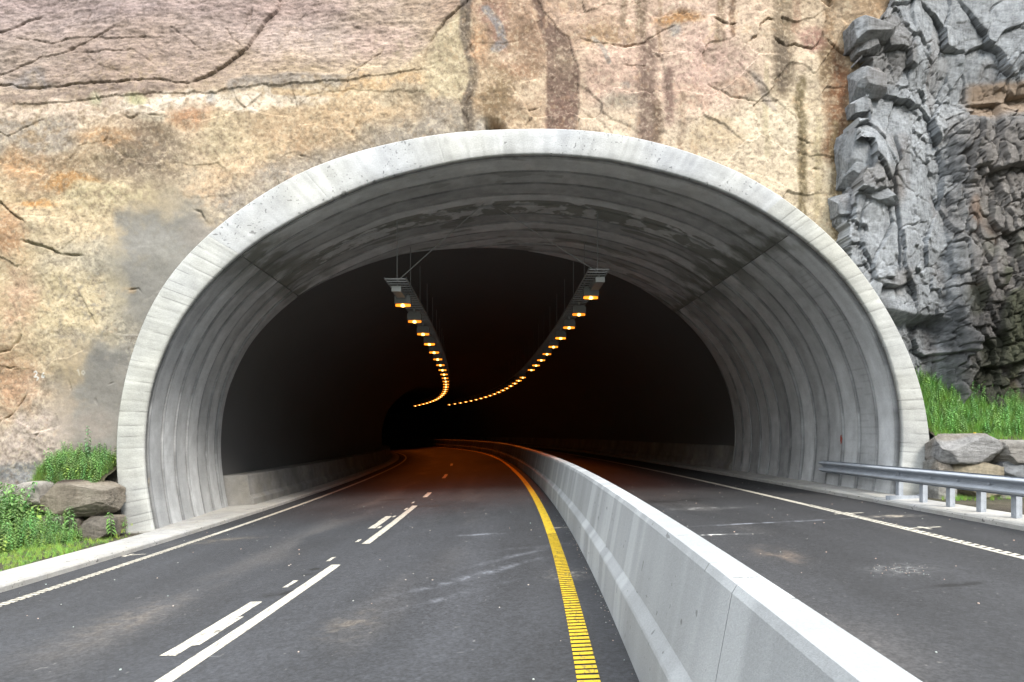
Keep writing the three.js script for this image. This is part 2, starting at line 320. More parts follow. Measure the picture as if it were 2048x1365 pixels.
// stepped lining: every cast band is a piece; the back edge runs askew, longer on the right
const BAND = .775, backDepth = t => lerp(5.3, 10.4, (1 + Math.cos(clamp(t, 0, Math.PI))) / 2);
const LT = 2048, LH = 900, TONES = [1.04, .92, 1.0, .95, .88, 1.05, .93, .84, 1.02, .96, .87, 1, .91];     // each pour cured to its own tone
const liningTex = texture(LT, LH, (i, j, c) => {          // u: angle TL..TR, v: depth 0..11 m
  const t = lerp(TL, TR, i / LT), a = t * 8.4, d = j / LH * 11 - .22, k = Math.floor(d / BAND), f = d / BAND - k;
  const seg = t < JR ? 0 : t < JL ? 1 : 2;
  let L = TONES[((k + seg * 5) % 13 + 13) % 13] + .05 * (hsh(k, seg, 920) - .5) + .19 * (fbm(a * .9, d * 3, 921 + k, 4) - .5) + .16 * (fbm(a * 4, d * 4, 925, 3) - .5) + .08 * (noise(i * .8, j * .8, 926) - .5);
  let r = 214, g = 217, b = 219;
  if (seg !== 1) { const q = a / .16, kk = Math.floor(q), ff = q - kk, on = hsh(k, seg + 5, 930) > .45 ? 1 : .25; L *= 1 - (seg === 0 && (k === 1 || k === 4) ? .09 : .02) * on * Math.exp(-(((ff - .5) / .12) ** 2)) * sst(.3, .7, noise(kk * 2.3, d * 3, 931)); }
  const edge = Math.exp(-((Math.min(f, 1 - f) / .075) ** 2)) * (.5 + .45 * sst(.35, .6, fbm(a * 1.8, k * 9.1, 932, 4))); L *= 1 - .32 * edge;     // bands darken along their joints
  // damp, algae-stained patches: along the roof joints and on two roof rings
  let wet = 0;
  if (seg === 1) {
    const dj = Math.min(t - JR, JL - t) * 8.4; wet = Math.max(wet, sst(.30, .62, fbm(a * 1.6 + 3, d * 2.2, 935, 5) + .30 * Math.exp(-dj * 1.1) - .2) * sst(2.2, .2, dj));
    if (k === 4 || (k === 3 && f > .6)) wet = Math.max(wet, .8 * sst(.42, .52, fbm(a * 1.8, d * 2.6, 936, 5)));
    if (k > 4) wet = Math.max(wet, .6 * sst(.60, .68, fbm(a * .7, d * 2.4, 937, 5)));
    if (k < 2) wet = Math.max(wet, .4 * sst(.66, .72, fbm(a * .8, d * 2, 938, 5)));
  } else { const dj = Math.abs(t - (seg ? JL : JR)) * 8.4; wet = .6 * sst(.45, .7, fbm(a * 1.5, d * 1.5, 939, 4)) * sst(1.2, 0, dj); }
  r = lerp(r * L, 96, wet * .66); g = lerp(g * L, 98, wet * .66); b = lerp(b * L, 88, wet * .66);
  { const q = Math.hypot(a + .38, (d - 2.4) * 2.2); if (q < .09 + .05 * noise(a * 30, d * 30, 945)) { r = 168; g = 74; b = 58; } }                  // dab of red survey paint
  c[0] = r; c[1] = g; c[2] = b;
}, true, THREE.ClampToEdgeWrapping);
const liningMat = std({ map: liningTex, bumpMap: bump(14), bumpScale: .006, roughness: .9 });
for (const [a, b, wall] of [[TL, JR - .001, 1], [JR + .001, JL - .001, 0], [JL + .001, TR, 1]]) {
  for (let k = 0; k < 14; k++) {
    const d0 = .22 + k * BAND, n = Math.max(8, Math.round((b - a) * 40));
    const maxD = Math.max(backDepth(a), backDepth(b));
    if (d0 >= maxD - .05) continue;
    const off = wall ? .04 * (hsh(k, wall, 941) - .5) : .012 * (hsh(k, 3, 942) - .5), step = wall ? .028 : .006, gr = wall ? .035 : .022;
    // profile across the band: recessed joint, rounded arris, face tapering inwards, arris
    const pr = [[.004, gr + .05], [.005, gr], [.012, -step + .012], [.035, -step], [.5, -step * .35], [.94, 0], [.98, .012], [.993, gr], [.995, gr + .05]];
    const g = grid(pr.length - 1, n, (i, j) => {
      const t = lerp(a, b, j / n), q = pr[i], lim = backDepth(t);
      let d = Math.min(d0 + q[0] * BAND, lim + .0004 * i), r = rIn(t) + (wall ? .07 : .06) + off + q[1];
      r += .018 * (fbm(t * 7, k * 3.3 + q[0], 943, 3) - .5);
      if (d0 > lim) { d = lim + .0004 * i; r += .12; }
      if (j === 0 || j === n) r += .006;
      return [...ring(t, r, ZP + d), (t - TL) / (TR - TL), (d0 + q[0] * BAND) / 11];
    }, (i, j) => { const t = lerp(a, b, j / n); return d0 < backDepth(t) + .12; });
    if (g.index.count) mesh('lining_band', g, liningMat, portal);
  }
}
{ // the end wall of the lining that closes it against the rock tube
  const n = 160, g = grid(3, n, (i, j) => { const t = lerp(TL, TR, j / n), d = backDepth(t); return [...ring(t, rIn(t) + [.05, .06, .5, .9][i], ZP + d - [.06, .004, .004, .004][i]), (t - TL) / (TR - TL), .9]; });
  mesh('end_wall', g, liningMat, portal);
}
// ---------------------------------------------------------------- the dark tube beyond
const tubeMat = std({ color: rgb(.2, .2, .2), roughness: .95, bumpMap: bump(60), bumpScale: .03 });
{
  const ss = []; for (let s = ZP + .6; s < 184; s += s < 60 ? .5 : 1.2) ss.push(s);
  const n = 90, g = grid(n, ss.length - 1, (i, j) => { const t = lerp(TL, TR, i / n), s = ss[j]; return [...ring(t, rIn(t) + (s < 27 ? .17 : .15) + .2 * (fbm(t * 4, s * .5, 950, 4) - .5) + .06 * (fbm(t * 16, s * 2, 951, 3) - .5), s), t * 1.3, s * .16]; });
  tag(mesh('tunnel_wall', g, tubeMat), 'dark sprayed rock wall of the tunnel bore', 'tunnel wall', null, 'structure');
  const fl = grid(2, 85, (i, j) => { const s = 20 + j * 1.93; return [...road(s, (i - 1) * 9.7, -.3), i, s]; });
  tag(mesh('tunnel_floor', fl, tubeMat), 'rock floor of the tunnel bore under the road', 'tunnel floor', null, 'structure');
  const cap = grid(24, 1, (i, j) => { const t = lerp(TL, TR, i / 24); return [...ring(t, j ? rIn(t) + .3 : .05, 183.4), 0, 0]; });  // added cap, out of view, keeps outside light from leaking into the bore
  tag(mesh('added_bore_cap', cap, tubeMat), 'added cap closing the bore against stray light, out of sight round the bend', 'tunnel wall', null, 'structure');
}
const plinthTex = concreteTex(1024, 256, 100, [158, 156, 152], 960, { streak: .3, sx: 1.4, sy: .4 }); plinthTex.repeat.set(.1, .4);
const plinthMat = std({ map: plinthTex, bumpMap: bump(2), bumpScale: .006 });
for (const [sg, s0, l] of [[-1, 20.45, 'low concrete side wall in the tunnel on the side of the lane dashes'], [1, 25.3, 'low concrete side wall in the tunnel beyond the guardrail']]) {
  const root = group('side_wall'); tag(root, l, 'wall');
  const P = [[8.36, -.1], [8.38, .3], [8.5, .42], [8.58, 1.02], [8.61, 1.05], [9.9, 1.08], [9.9, -.1], [8.36, -.1]].map(([o, h]) => [o * sg, h]);
  for (let s = s0; s < 170; s += 6) mesh('wall_section', sweep(P, s, Math.min(s + 5.985, 176), .75), plinthMat, root);
}
// ---------------------------------------------------------------- median barrier
const barrierTex = texture(2048, 512, (i, j, c) => {     // u along (16 m), v up the face (2.6 m round the section)
  const x = i / 128, y = j / 197;
  let L = 1 + .12 * (fbm(x * .8, y * 1.2, 970, 4) - .5) + .13 * (fbm(x * 3.2, y * .35, 971, 4) - .5) + .08 * (noise(i * .8, j * .8, 972) - .5);
  const drip = sst(.52, .72, fbm(x * 2.1, y * .22, 974, 3)); L *= 1 + .11 * drip;
  if (noise(x * 17, y * 15, 976) > .955) L *= .75;
  c[0] = 160 * L; c[1] = 164 * L; c[2] = 166 * L;
}); barrierTex.repeat.set(1 / 16, 1 / 2.6);
const barrierMat = std({ map: barrierTex, bumpMap: bump(3), bumpScale: .004, roughness: .85 });
{
  const root = group('median_barrier'); tag(root, 'curving concrete barrier wall dividing the two carriageways', 'barrier');
  const half = [[.32, -.05], [.315, .06], [.29, .36], [.28, .38], [.225, .445], [.215, .46], [.11, 1.03], [.085, 1.07]], c = .99;
  const P = [...half.map(([o, h]) => [c - o, h]), ...half.slice().reverse().map(([o, h]) => [c + o, h]), [c - .32, -.05]];
  for (let k = -3; k < 34; k++) { const s = 3.12 + k * 4.7; mesh('barrier_section', sweep(P, s + .004, s + 4.696, k < 8 ? .25 : .6), barrierMat, root); }
  const ink = std({ color: rgb(.12, .12, .12) });   // faint pencilled marks on the top beside a joint
  for (const [o, l] of [[.94, .03], [.965, .02], [1.0, .012], [1.02, .02], [1.045, .014]]) { const m = mesh('pencil_mark', box(l, .0008, .008), ink, root); m.position.set(...road(3.26, o, 1.0708)); }
}

// ---------------------------------------------------------------- the cliff: stained, smoothly broken face round the portal
const D = FOCAL / 15.4, cU = x => 1024 + x * D, cV = y => HORIZON - (y - EYE) * D;     // design grid on the cliff: 84.8 units to the metre
const CU0 = -500, CU1 = 1830, CV0 = -400, CV1 = 1100;
function polyDist(P, x, y) {                // distance to a polyline and the signed side
  let best = 1e9, side = 0, along = 0, acc = 0;
  for (let i = 0; i < P.length - 1; i++) {
    const ax = P[i][0], ay = P[i][1], bx = P[i + 1][0] - ax, by = P[i + 1][1] - ay, l2 = bx * bx + by * by, t = clamp(((x - ax) * bx + (y - ay) * by) / l2), dx = x - ax - bx * t, dy = y - ay - by * t, d = dx * dx + dy * dy;
    if (d < best) { best = d; side = bx * (y - ay) - by * (x - ax); along = acc + t * Math.sqrt(l2); } acc += Math.sqrt(l2);
  }
  return [Math.sqrt(best), side > 0 ? 1 : -1, along, acc];
}
// [points, half width, depth m, step m (side > 0 is the lower/right side of the walk: pushed back), reach of the step]
const cracks = [
  [[[-80, 70], [0, 38], [30, 22], [62, 13]], 4, .13, .05, 40], [[[162, 2], [152, 30]], 3, .1, 0, 1], [[[-200, 166], [-60, 154], [0, 156], [50, 160], [160, 155], [235, 156], [310, 150], [372, 158]], 3.2, .17, .06, 46],
  [[[372, 158], [402, 139], [442, 117], [488, 82], [506, 44], [540, 0], [560, -60]], 5, .1, .17, 90], [[[-40, 140], [0, 128], [58, 99], [112, 87], [160, 68], [222, 34]], 2.6, .1, .03, 30],
  [[[8, 60], [78, 67], [140, 59], [220, 62], [320, 59]], 2, .08, .02, 20], [[[112, 87], [180, 92], [250, 89], [302, 120]], 2, .08, .02, 20], [[[150, 95], [210, 130], [260, 150]], 1.8, .06, 0, 1],
  [[[326, 38], [372, 70], [404, 94]], 2.2, .08, 0, 1], [[[438, 40], [478, 86]], 2.6, .11, .02, 20], [[[496, 0], [486, 26], [472, 54]], 3, .12, .03, 22], [[[600, 8], [572, 32], [558, 68]], 2.4, .08, .03, 30],
  [[[968, -60], [926, 0], [894, 22], [872, 46], [856, 71]], 3.6, .13, -.09, 60], [[[856, 71], [846, 105], [840, 130]], 2, .05, -.04, 40], [[[762, 80], [756, 90], [724, 114], [694, 138], [689, 164]], 3, .12, .03, 30], [[[690, 98], [718, 116]], 2.4, .09, 0, 1], [[[620, 80], [622, 100], [640, 110]], 1.6, .05, 0, 1],
  [[[934, -80], [932, 0], [927, 52], [946, 108], [946, 170], [931, 204], [934, 268]], 5, .05, -.06, 110], [[[966, 240], [986, 243], [1012, 257]], 20, 1.3, 0, 1], [[[1046, 213], [1066, 210], [1086, 204]], 2.4, .09, 0, 1], [[[1020, 163], [1036, 178]], 2, .08, 0, 1],
  [[[1096, 262], [1096, 180], [1092, 90], [1070, 20], [1050, -40]], 3, .03, .03, 60], [[[1160, 262], [1158, 130], [1140, 62], [1096, 16], [1070, -30]], 3, .03, -.04, 60],
  [[[1250, 76], [1262, 76], [1274, 73]], 3.5, .12, 0, 1], [[[1160, 62], [1200, 70], [1250, 76], [1290, 72], [1330, 50], [1360, 40]], 2.4, .05, .04, 60], [[[1250, 118], [1278, 120], [1300, 122]], 2, .08, 0, 1],
  [[[1432, 22], [1452, 34], [1482, 36]], 3, .13, .05, 30], [[[1500, 76], [1524, 58], [1530, 36], [1546, 23], [1560, 28]], 3, .13, .05, 30], [[[1556, 62], [1586, 76], [1604, 70], [1640, 77], [1660, 58], [1668, 20], [1672, 0]], 3, .12, .05, 40], [[[1672, 54], [1690, 78], [1706, 88], [1730, 84]], 3.5, .15, .05, 30],
  [[[1420, 150], [1472, 184], [1520, 188], [1576, 185]], 2, .07, .02, 30], [[[1476, 110], [1500, 130], [1560, 180], [1600, 220], [1612, 260]], 2, .03, .035, 50], [[[1604, 262], [1622, 276], [1640, 280]], 3, .08, .05, 30], [[[1634, 330], [1642, 326], [1652, 332]], 3, .12, 0, 1], [[[1612, 160], [1606, 200], [1612, 280], [1616, 420]], 4, .04, -.03, 40],
  [[[-60, 380], [0, 405], [16, 426], [52, 447]], 5, .14, .10, 46], [[[40, 479], [88, 494], [124, 508], [164, 512]], 4.5, .15, .07, 46], [[[384, 415], [394, 424], [412, 444]], 4, .13, .04, 26], [[[148, 428], [164, 428]], 2, .08, 0, 1], [[[566, 389], [582, 393]], 3, .13, 0, 1], [[[592, 303], [606, 310]], 2.4, .11, 0, 1], [[[492, 404], [505, 408]], 2, .1, 0, 1],
  [[[40, 668], [30, 684], [14, 702], [-10, 706]], 4, .13, .06, 40], [[[0, 738], [24, 733], [20, 728]], 2.6, .08, 0, 1], [[[46, 788], [34, 806], [18, 826], [-20, 854]], 5, .15, .07, 50], [[[250, 578], [272, 574], [282, 586]], 3, .1, 0, 1], [[[212, 770], [222, 766]], 3, .12, 0, 1], [[[130, 760], [134, 790]], 2.4, .09, 0, 1], [[[66, 890], [72, 870], [88, 862]], 2.6, .09, .03, 20], [[[186, 796], [190, 810]], 3, .1, 0, 1],
  [[[176, 168], [182, 186], [190, 196]], 3, .1, .03, 20], [[[284, 190], [292, 208]], 3, .1, .03, 20], [[[236, 224], [254, 230], [276, 222]], 4, .1, .04, 18], [[[290, 226], [316, 227]], 3, .09, .03, 16], [[[0, 198], [100, 192], [250, 182], [420, 172], [560, 158], [690, 152], [850, 128]], 5, .01, .06, 60], [[[-60, 250], [0, 262], [40, 240], [70, 228]], 2.5, .06, .03, 22], [[[640, 176], [700, 172], [780, 176], [860, 178]], 2, .03, .03, 50],
].map(([p, w, d, st, rc]) => { const xs = p.map(q => q[0]), ys = p.map(q => q[1]), m = Math.max(rc, w * 4) + 14; return { p, w: Math.max(1.05, w * .4), d: d * (p[0][0] < 900 && p[0][1] < 200 ? .3 : .42), st: st * .55, rc, x0: Math.min(...xs) - m, x1: Math.max(...xs) + m, y0: Math.min(...ys) - m, y1: Math.max(...ys) + m }; });
const layered = (U, V) => sst(-10, 25, (U < 690 ? 196 - U * .064 : 152 - (U - 690) * .14) - V + 14 * (fbm(U * .02, 3, 1001, 3) - .5)) * sst(10, -10, U - (932 - V * 1.05) + 0);
const smoothPatch = (U, V) => Math.max(sst(40, -20, Math.hypot((U - 320) / 1.0, (V - 520) / 1.35) - 105), sst(40, -20, Math.hypot(U - 190, (V - 800) / 1.4) - 80));
const cells = (x, y, cw, ch, s) => {        // nearest site of a jittered grid: its id, offset from it and the distance to the border
  const gx = x / cw, gy = y / ch, i0 = Math.floor(gx), j0 = Math.floor(gy); let b1 = 9, b2 = 9, bi = 0, bj = 0, bx = 0, by = 0;
  for (let i = i0 - 1; i <= i0 + 1; i++) for (let j = j0 - 1; j <= j0 + 1; j++) {
    const dx = gx - i - hsh(i, j, s), dy = gy - j - hsh(i, j, s + 1), q = Math.max(Math.abs(dx), Math.abs(dy)) * .55 + Math.hypot(dx, dy) * .45;
    if (q < b1) { b2 = b1; b1 = q; bi = i; bj = j; bx = dx; by = dy; } else if (q < b2) b2 = q;
  }
  return [bi, bj, bx * cw, by * ch, b2 - b1];
};
function cliffHeight(U, V) {
  const A = layered(U, V), S = smoothPatch(U, V);
  let h = .5 * (fbm(U * .0042, V * .0042, 1010, 3) - .5) + .16 * (fbm(U * .016, V * .018, 1011, 4) - .5) * (1 - .5 * S);
  const wU = U + 30 * (fbm(U * .01, V * .02, 1012, 2) - .5), wV = V + 10 * (fbm(U * .012, V * .02, 1013, 2) - .5);
  h += A * (.05 * (fbm(wU * .04, wV * .12, 1014, 4) - .5) + .016 * (noise(wU * .12, wV * .36, 1015) - .5));
  const rough = (1 - A) * (1 - .75 * S);
  h += rough * (.024 * (fbm(U * .06, V * .06, 1016, 4) - .5) + .009 * (noise(U * .23, V * .23, 1017) - .5));
  const q = fbm(wU * .013, wV * .016, 1018, 2) * 7, fq = q - Math.floor(q); h += rough * .005 * sst(.0, .2, fq);       // small spalled steps
  { // broken facets left by blasting: wide and shallow, sharper right of the joint
    const kx = (U + 26 * (fbm(U * .018, V * .018, 1024, 3) - .5)) / 85, ky = (V + 26 * (fbm(U * .018 + 7, V * .018, 1025, 3) - .5)) / 85, am = rough * (.4 + .45 * sst(900, 980, U));
    const c = cells(kx - .25 * ky, ky, 1.25, .95, 1026); h += am * (.06 * (hsh(c[0], c[1], 1027) - .5) + c[2] * .11 * (hsh(c[0], c[1], 1028) - .5) - c[3] * .13 * (hsh(c[0], c[1], 1029) - .4)) - am * .01 * sst(.06, 0, c[4]) * sst(.45, .6, noise(U * .02, V * .02, 1030));
    const e = cells(kx + 3, ky + .2 * kx, .42, .3, 1031), on = sst(.5, .64, fbm(U * .011, V * .011, 1032, 2)); h += .45 * am * on * (.03 * (hsh(e[0], e[1], 1033) - .5) + e[2] * .16 * (hsh(e[0], e[1], 1034) - .5) - e[3] * .18 * (hsh(e[0], e[1], 1035) - .35));
  }
  const jU = U + 5 * (noise(U * .05, V * .05, 1019) - .5) + 2.6 * (noise(U * .16, V * .16, 1020) - .5), jV = V + 5 * (noise(U * .05, V * .05, 1021) - .5) + 2.6 * (noise(U * .16, V * .16, 1022) - .5);
  for (const c of cracks) if (U > c.x0 && U < c.x1 && V > c.y0 && V < c.y1) {
    const [d, side, al, len] = polyDist(c.p, jU, jV), taper = sst(0, 14, al + 3) * sst(0, 14, len - al + 3), wv = .5 + noise(al * .09, c.w, 1023);
    h -= c.d * taper * wv * Math.exp(-((d / c.w) ** 2) * .8);
    if (c.st) h -= c.st * (side > 0 ? 1 : 0) * sst(c.rc, 0, d) * sst(0, 30, al + 6) * sst(0, 30, len - al + 6);
  }
  return h;
}
const inBore = (x, y) => { let t = Math.atan2(y, x); if (t < -Math.PI / 2) t += 2 * Math.PI; return y < -1.2 ? Math.abs(x) < 8.8 : Math.hypot(x, y) < rOut(t) - .28; };   // x, y from the centre of the section
const cliffZ = y => -15.42 - .028 * Math.max(0, y - 2);
const greyEdge = y => { const V = cV(y), k = cells(.3, y + .3 * noise(y * 2, 4, 1360), 2, .62, 1361); return (1712 + (hsh(k[1], 2, 1362) - .5) * 46 + sst(60, -20, V) * 40 + sst(240, 120, V) * 22 - sst(330, 420, V) * 14 + 7 * (noise(y * 9, 2, 1363) - .5) - 1024) / D; };
// ---- colour of the cliff: stains, lichen, sprayed concrete and bare stone laid out where they are
let cliffMap, cliffBump; const CLIFF = .69;
{
  const W = 2048, H = 1318, d = new Float32Array(W * H * 3), N1 = new Float32Array(W * H), N2 = new Float32Array(W * H), N3 = new Float32Array(W * H), fx = (CU1 - CU0) / W;
  const UU = i => CU0 + (i + .5) * fx, VV = j => CV0 + (j + .5) / H * (CV1 - CV0);
  for (let j = 0; j < H; j++) for (let i = 0; i < W; i++) { const U = UU(i), V = VV(j), k = j * W + i; N1[k] = fbm(U * .021, V * .021, 1100, 5) - .5; N2[k] = fbm(U * .021 + 50, V * .021, 1120, 5) - .5; N3[k] = fbm(U * .11, V * .11, 1140, 3) - .5; }
  // general ground colour: a coarse chart blended by noise
  const chart = [ // rows every 130 units from -260, columns every 200 from -400
    [[176, 154, 142], [178, 155, 142], [180, 157, 144], [182, 160, 147], [184, 160, 146], [186, 162, 146], [190, 162, 144], [176, 146, 116], [206, 180, 150], [200, 172, 138], [198, 168, 132], [180, 150, 112]],
    [[176, 154, 142], [174, 151, 139], [176, 153, 141], [180, 158, 145], [184, 160, 146], [190, 164, 148], [196, 168, 148], [172, 138, 106], [198, 168, 136], [208, 180, 148], [206, 178, 142], [176, 142, 100]],
    [[172, 150, 138], [170, 148, 136], [172, 150, 138], [176, 155, 143], [184, 160, 145], [192, 165, 147], [202, 178, 146], [176, 142, 108], [214, 180, 150], [222, 190, 164], [212, 186, 150], [178, 146, 104]],
    [[192, 168, 144], [190, 168, 146], [196, 176, 148], [192, 164, 124], [212, 184, 144], [206, 178, 134], [196, 172, 132], [184, 152, 112], [216, 184, 156], [226, 196, 170], [222, 200, 166], [184, 156, 112]],
    [[196, 166, 124], [198, 170, 130], [188, 158, 116], [184, 158, 122], [212, 186, 146], [204, 176, 132], [196, 172, 134], [196, 164, 124], [222, 198, 166], [228, 206, 174], [226, 206, 168], [206, 182, 138]],
    [[196, 164, 120], [196, 162, 118], [204, 176, 128], [206, 182, 138], [192, 178, 152], [200, 176, 140], [196, 176, 144], [200, 176, 140], [214, 192, 158], [220, 198, 164], [228, 208, 172], [208, 186, 140]],
    [[198, 164, 120], [204, 170, 124], [214, 190, 144], [184, 176, 156], [164, 160, 150], [180, 170, 150], [190, 180, 160], [190, 180, 160], [200, 190, 160], [210, 190, 160], [214, 196, 158], [200, 180, 140]],
    [[196, 160, 116], [200, 162, 116], [210, 186, 140], [170, 162, 146], [160, 158, 150], [180, 170, 150], [190, 180, 160], [190, 180, 160], [200, 190, 160], [200, 180, 150], [200, 180, 150], [190, 170, 130]],
    [[190, 156, 120], [196, 158, 118], [200, 172, 132], [158, 150, 138], [150, 146, 140], [170, 160, 150], [190, 180, 160], [190, 180, 160], [190, 180, 160], [190, 180, 150], [190, 180, 150], [190, 170, 130]],
    [[180, 160, 144], [192, 170, 152], [188, 172, 158], [158, 152, 144], [150, 146, 140], [170, 160, 150], [190, 180, 160], [190, 180, 160], [190, 180, 160], [190, 180, 150], [190, 180, 150], [190, 170, 130]],
    [[150, 145, 140], [160, 156, 152], [160, 156, 152], [150, 146, 140], [150, 146, 140], [170, 160, 150], [190, 180, 160], [190, 180, 160], [190, 180, 160], [190, 180, 150], [190, 180, 150], [190, 170, 130]],
  ];
  const cl = (r, c) => chart[clamp(r, 0, chart.length - 1)][clamp(c, 0, 11)];
  for (let j = 0; j < H; j++) for (let i = 0; i < W; i++) {
    const k = j * W + i, U = UU(i) + N1[k] * 190, V = VV(j) + N2[k] * 90, x = (U + 400) / 200, y = (V + 260) / 130, c = Math.floor(x), r = Math.floor(y), a = x - c, b = y - r;
    const p = cl(r, c), q = cl(r, c + 1), s = cl(r + 1, c), t = cl(r + 1, c + 1);
    for (let m = 0; m < 3; m++) d[k * 3 + m] = lerp(lerp(p[m], q[m], a), lerp(s[m], t[m], a), b);
  }
  // patches: kind 'e' ellipse [u, v, ru, rv], 'p' polyline [points, half width], 'g' polygon
  function patch(kind, geo, col, op, soft = .35, warp = 40, grain = .9) {
    let x0, x1, y0, y1;
    if (kind === 'e') { x0 = geo[0] - geo[2] * 1.7; x1 = geo[0] + geo[2] * 1.7; y0 = geo[1] - geo[3] * 1.7; y1 = geo[1] + geo[3] * 1.7; }
    else { const P = kind === 'p' ? geo[0] : geo, m = (kind === 'p' ? geo[1] * 2 : 0); x0 = Math.min(...P.map(q => q[0])) - m; x1 = Math.max(...P.map(q => q[0])) + m; y0 = Math.min(...P.map(q => q[1])) - m; y1 = Math.max(...P.map(q => q[1])) + m; }
    x0 -= warp; x1 += warp; y0 -= warp; y1 += warp;
    const i0 = clamp(Math.floor((x0 - CU0) / fx), 0, W - 1), i1 = clamp(Math.ceil((x1 - CU0) / fx), 0, W - 1), j0 = clamp(Math.floor((y0 - CV0) / (CV1 - CV0) * H), 0, H - 1), j1 = clamp(Math.ceil((y1 - CV0) / (CV1 - CV0) * H), 0, H - 1);
    for (let j = j0; j <= j1; j++) for (let i = i0; i <= i1; i++) {
      const k = j * W + i, U = UU(i) + warp * (N1[k] * 1.4 + N3[k] * .25), V = VV(j) + warp * (N2[k] * 1.4 - N3[k] * .25); let f;      // f: 1 inside, 0 outside
      if (kind === 'e') f = sst(1 + soft, 1 - soft, Math.hypot((U - geo[0]) / geo[2], (V - geo[1]) / geo[3]));
      else if (kind === 'p') f = sst(1 + soft, 1 - soft, polyDist(geo[0], U, V)[0] / geo[1]);
      else { let ins = false, dm = 1e9; for (let a = 0, b = geo.length - 1; a < geo.length; b = a++) { const [ax, ay] = geo[a], [bx, by] = geo[b]; if ((ay > V) !== (by > V) && U < (bx - ax) * (V - ay) / (by - ay) + ax) ins = !ins; dm = Math.min(dm, polyDist([geo[a], geo[b]], U, V)[0]); } f = sst(-soft * 40, soft * 40, ins ? dm : -dm); }
      if (f <= 0) continue;
      f *= op * clamp(1 + grain * (N3[k] * 2.4 + N1[k] * 1.2)); f = clamp(f);
      for (let m = 0; m < 3; m++) d[k * 3 + m] = lerp(d[k * 3 + m], col[m], f);
    }
  }
  // gneiss slab
  patch('e', [250, 120, 260, 60], [160, 138, 126], .5, .6); patch('e', [610, 60, 110, 50], [184, 166, 154], .55, .6); patch('e', [420, 40, 90, 40], [178, 158, 144], .5, .6); patch('e', [40, 140, 40, 14], [150, 148, 150], .5, .5); patch('e', [760, 60, 70, 40], [204, 172, 152], .6, .5); patch('e', [100, 20, 120, 30], [184, 164, 150], .5);
  patch('p', [[[-100, 268], [0, 262], [70, 268], [110, 258]], 44], [168, 160, 150], .75, .5, 30); patch('p', [[[-60, 186], [60, 182], [200, 174], [330, 168]], 10], [128, 110, 98], .5, .6, 20); patch('p', [[[460, 160], [600, 148], [700, 150]], 12], [168, 160, 150], .7, .5, 16);
  // pale crusted band under the slab
  patch('p', [[[-120, 214], [0, 212], [120, 206], [250, 198], [400, 194]], 20], [226, 204, 180], .85, .4, 34); patch('p', [[[260, 206], [420, 192], [520, 188], [640, 184]], 22], [240, 224, 200], .9, .35, 36); patch('p', [[[540, 172], [620, 178], [680, 180]], 7], [216, 180, 128], .8, .4, 8); patch('p', [[[690, 158], [760, 156], [840, 150]], 14], [212, 172, 116], .75, .5, 30); patch('e', [268, 190, 20, 12], [196, 192, 140], .8, .4, 12); patch('e', [176, 190, 12, 14], [192, 190, 146], .7, .5, 12); patch('p', [[[150, 236], [230, 236], [330, 230]], 12], [230, 206, 172], .7, .5, 24);
  patch('e', [410, 186, 10, 16], [172, 172, 170], .7, .4, 8); patch('e', [300, 232, 40, 8], [222, 214, 186], .8, .4, 10);
  // ochre, rust and olive mottling on the left
  patch('e', [272, 300, 78, 74], [138, 120, 98], .85, .5, 70, 1.3); patch('e', [250, 262, 60, 30], [152, 128, 100], .7, .6, 50); patch('e', [380, 228, 40, 28], [184, 132, 84], .8, .5, 40); patch('e', [200, 262, 60, 20], [196, 148, 90], .7, .5, 40); patch('e', [90, 345, 80, 40], [156, 128, 92], .75, .5, 60, 1.2); patch('e', [75, 408, 36, 14], [206, 140, 62], .9, .5, 30); patch('e', [130, 360, 60, 14], [202, 144, 72], .75, .5, 34); patch('e', [20, 470, 34, 46], [192, 142, 92], .8, .5, 40); patch('e', [40, 318, 40, 30], [200, 152, 96], .7, .5, 40);
  patch('e', [150, 440, 90, 40], [226, 200, 152], .7, .5, 60); patch('e', [130, 620, 110, 70], [222, 200, 152], .85, .5, 80, 1.3); patch('e', [200, 390, 90, 20], [224, 206, 156], .75, .5, 50, 1.3); patch('e', [470, 350, 90, 60], [222, 186, 138], .75, .5, 60); patch('e', [600, 270, 90, 50], [188, 154, 110], .65, .6, 70, 1.2); patch('e', [720, 230, 100, 34], [214, 176, 124], .6, .6, 60, 1.2); patch('e', [440, 270, 40, 60], [206, 186, 142], .6, .5, 40); patch('e', [520, 300, 60, 30], [228, 202, 154], .7, .5, 50); patch('e', [810, 190, 60, 26], [168, 152, 124], .6, .5, 40); patch('e', [560, 320, 30, 20], [160, 138, 108], .6, .5, 30);
  patch('e', [30, 600, 44, 60], [208, 166, 126], .75, .5, 40); patch('e', [20, 760, 60, 60], [206, 158, 112], .8, .5, 50); patch('e', [100, 720, 70, 40], [206, 182, 138], .6, .5, 50); patch('e', [60, 870, 70, 40], [208, 190, 176], .85, .4, 36); patch('e', [40, 946, 60, 22], [150, 154, 158], .85, .4, 14);
  // sprayed concrete: grey, with soft overspray rim along the collar
  patch('g', [[232, 432], [300, 424], [410, 420], [424, 476], [352, 570], [300, 660], [262, 740], [236, 860], [236, 1000], [150, 1000], [150, 860], [140, 760], [190, 700], [270, 690], [250, 600], [240, 590], [246, 545], [228, 540]], [152, 150, 144], .93, .5, 60, .5);
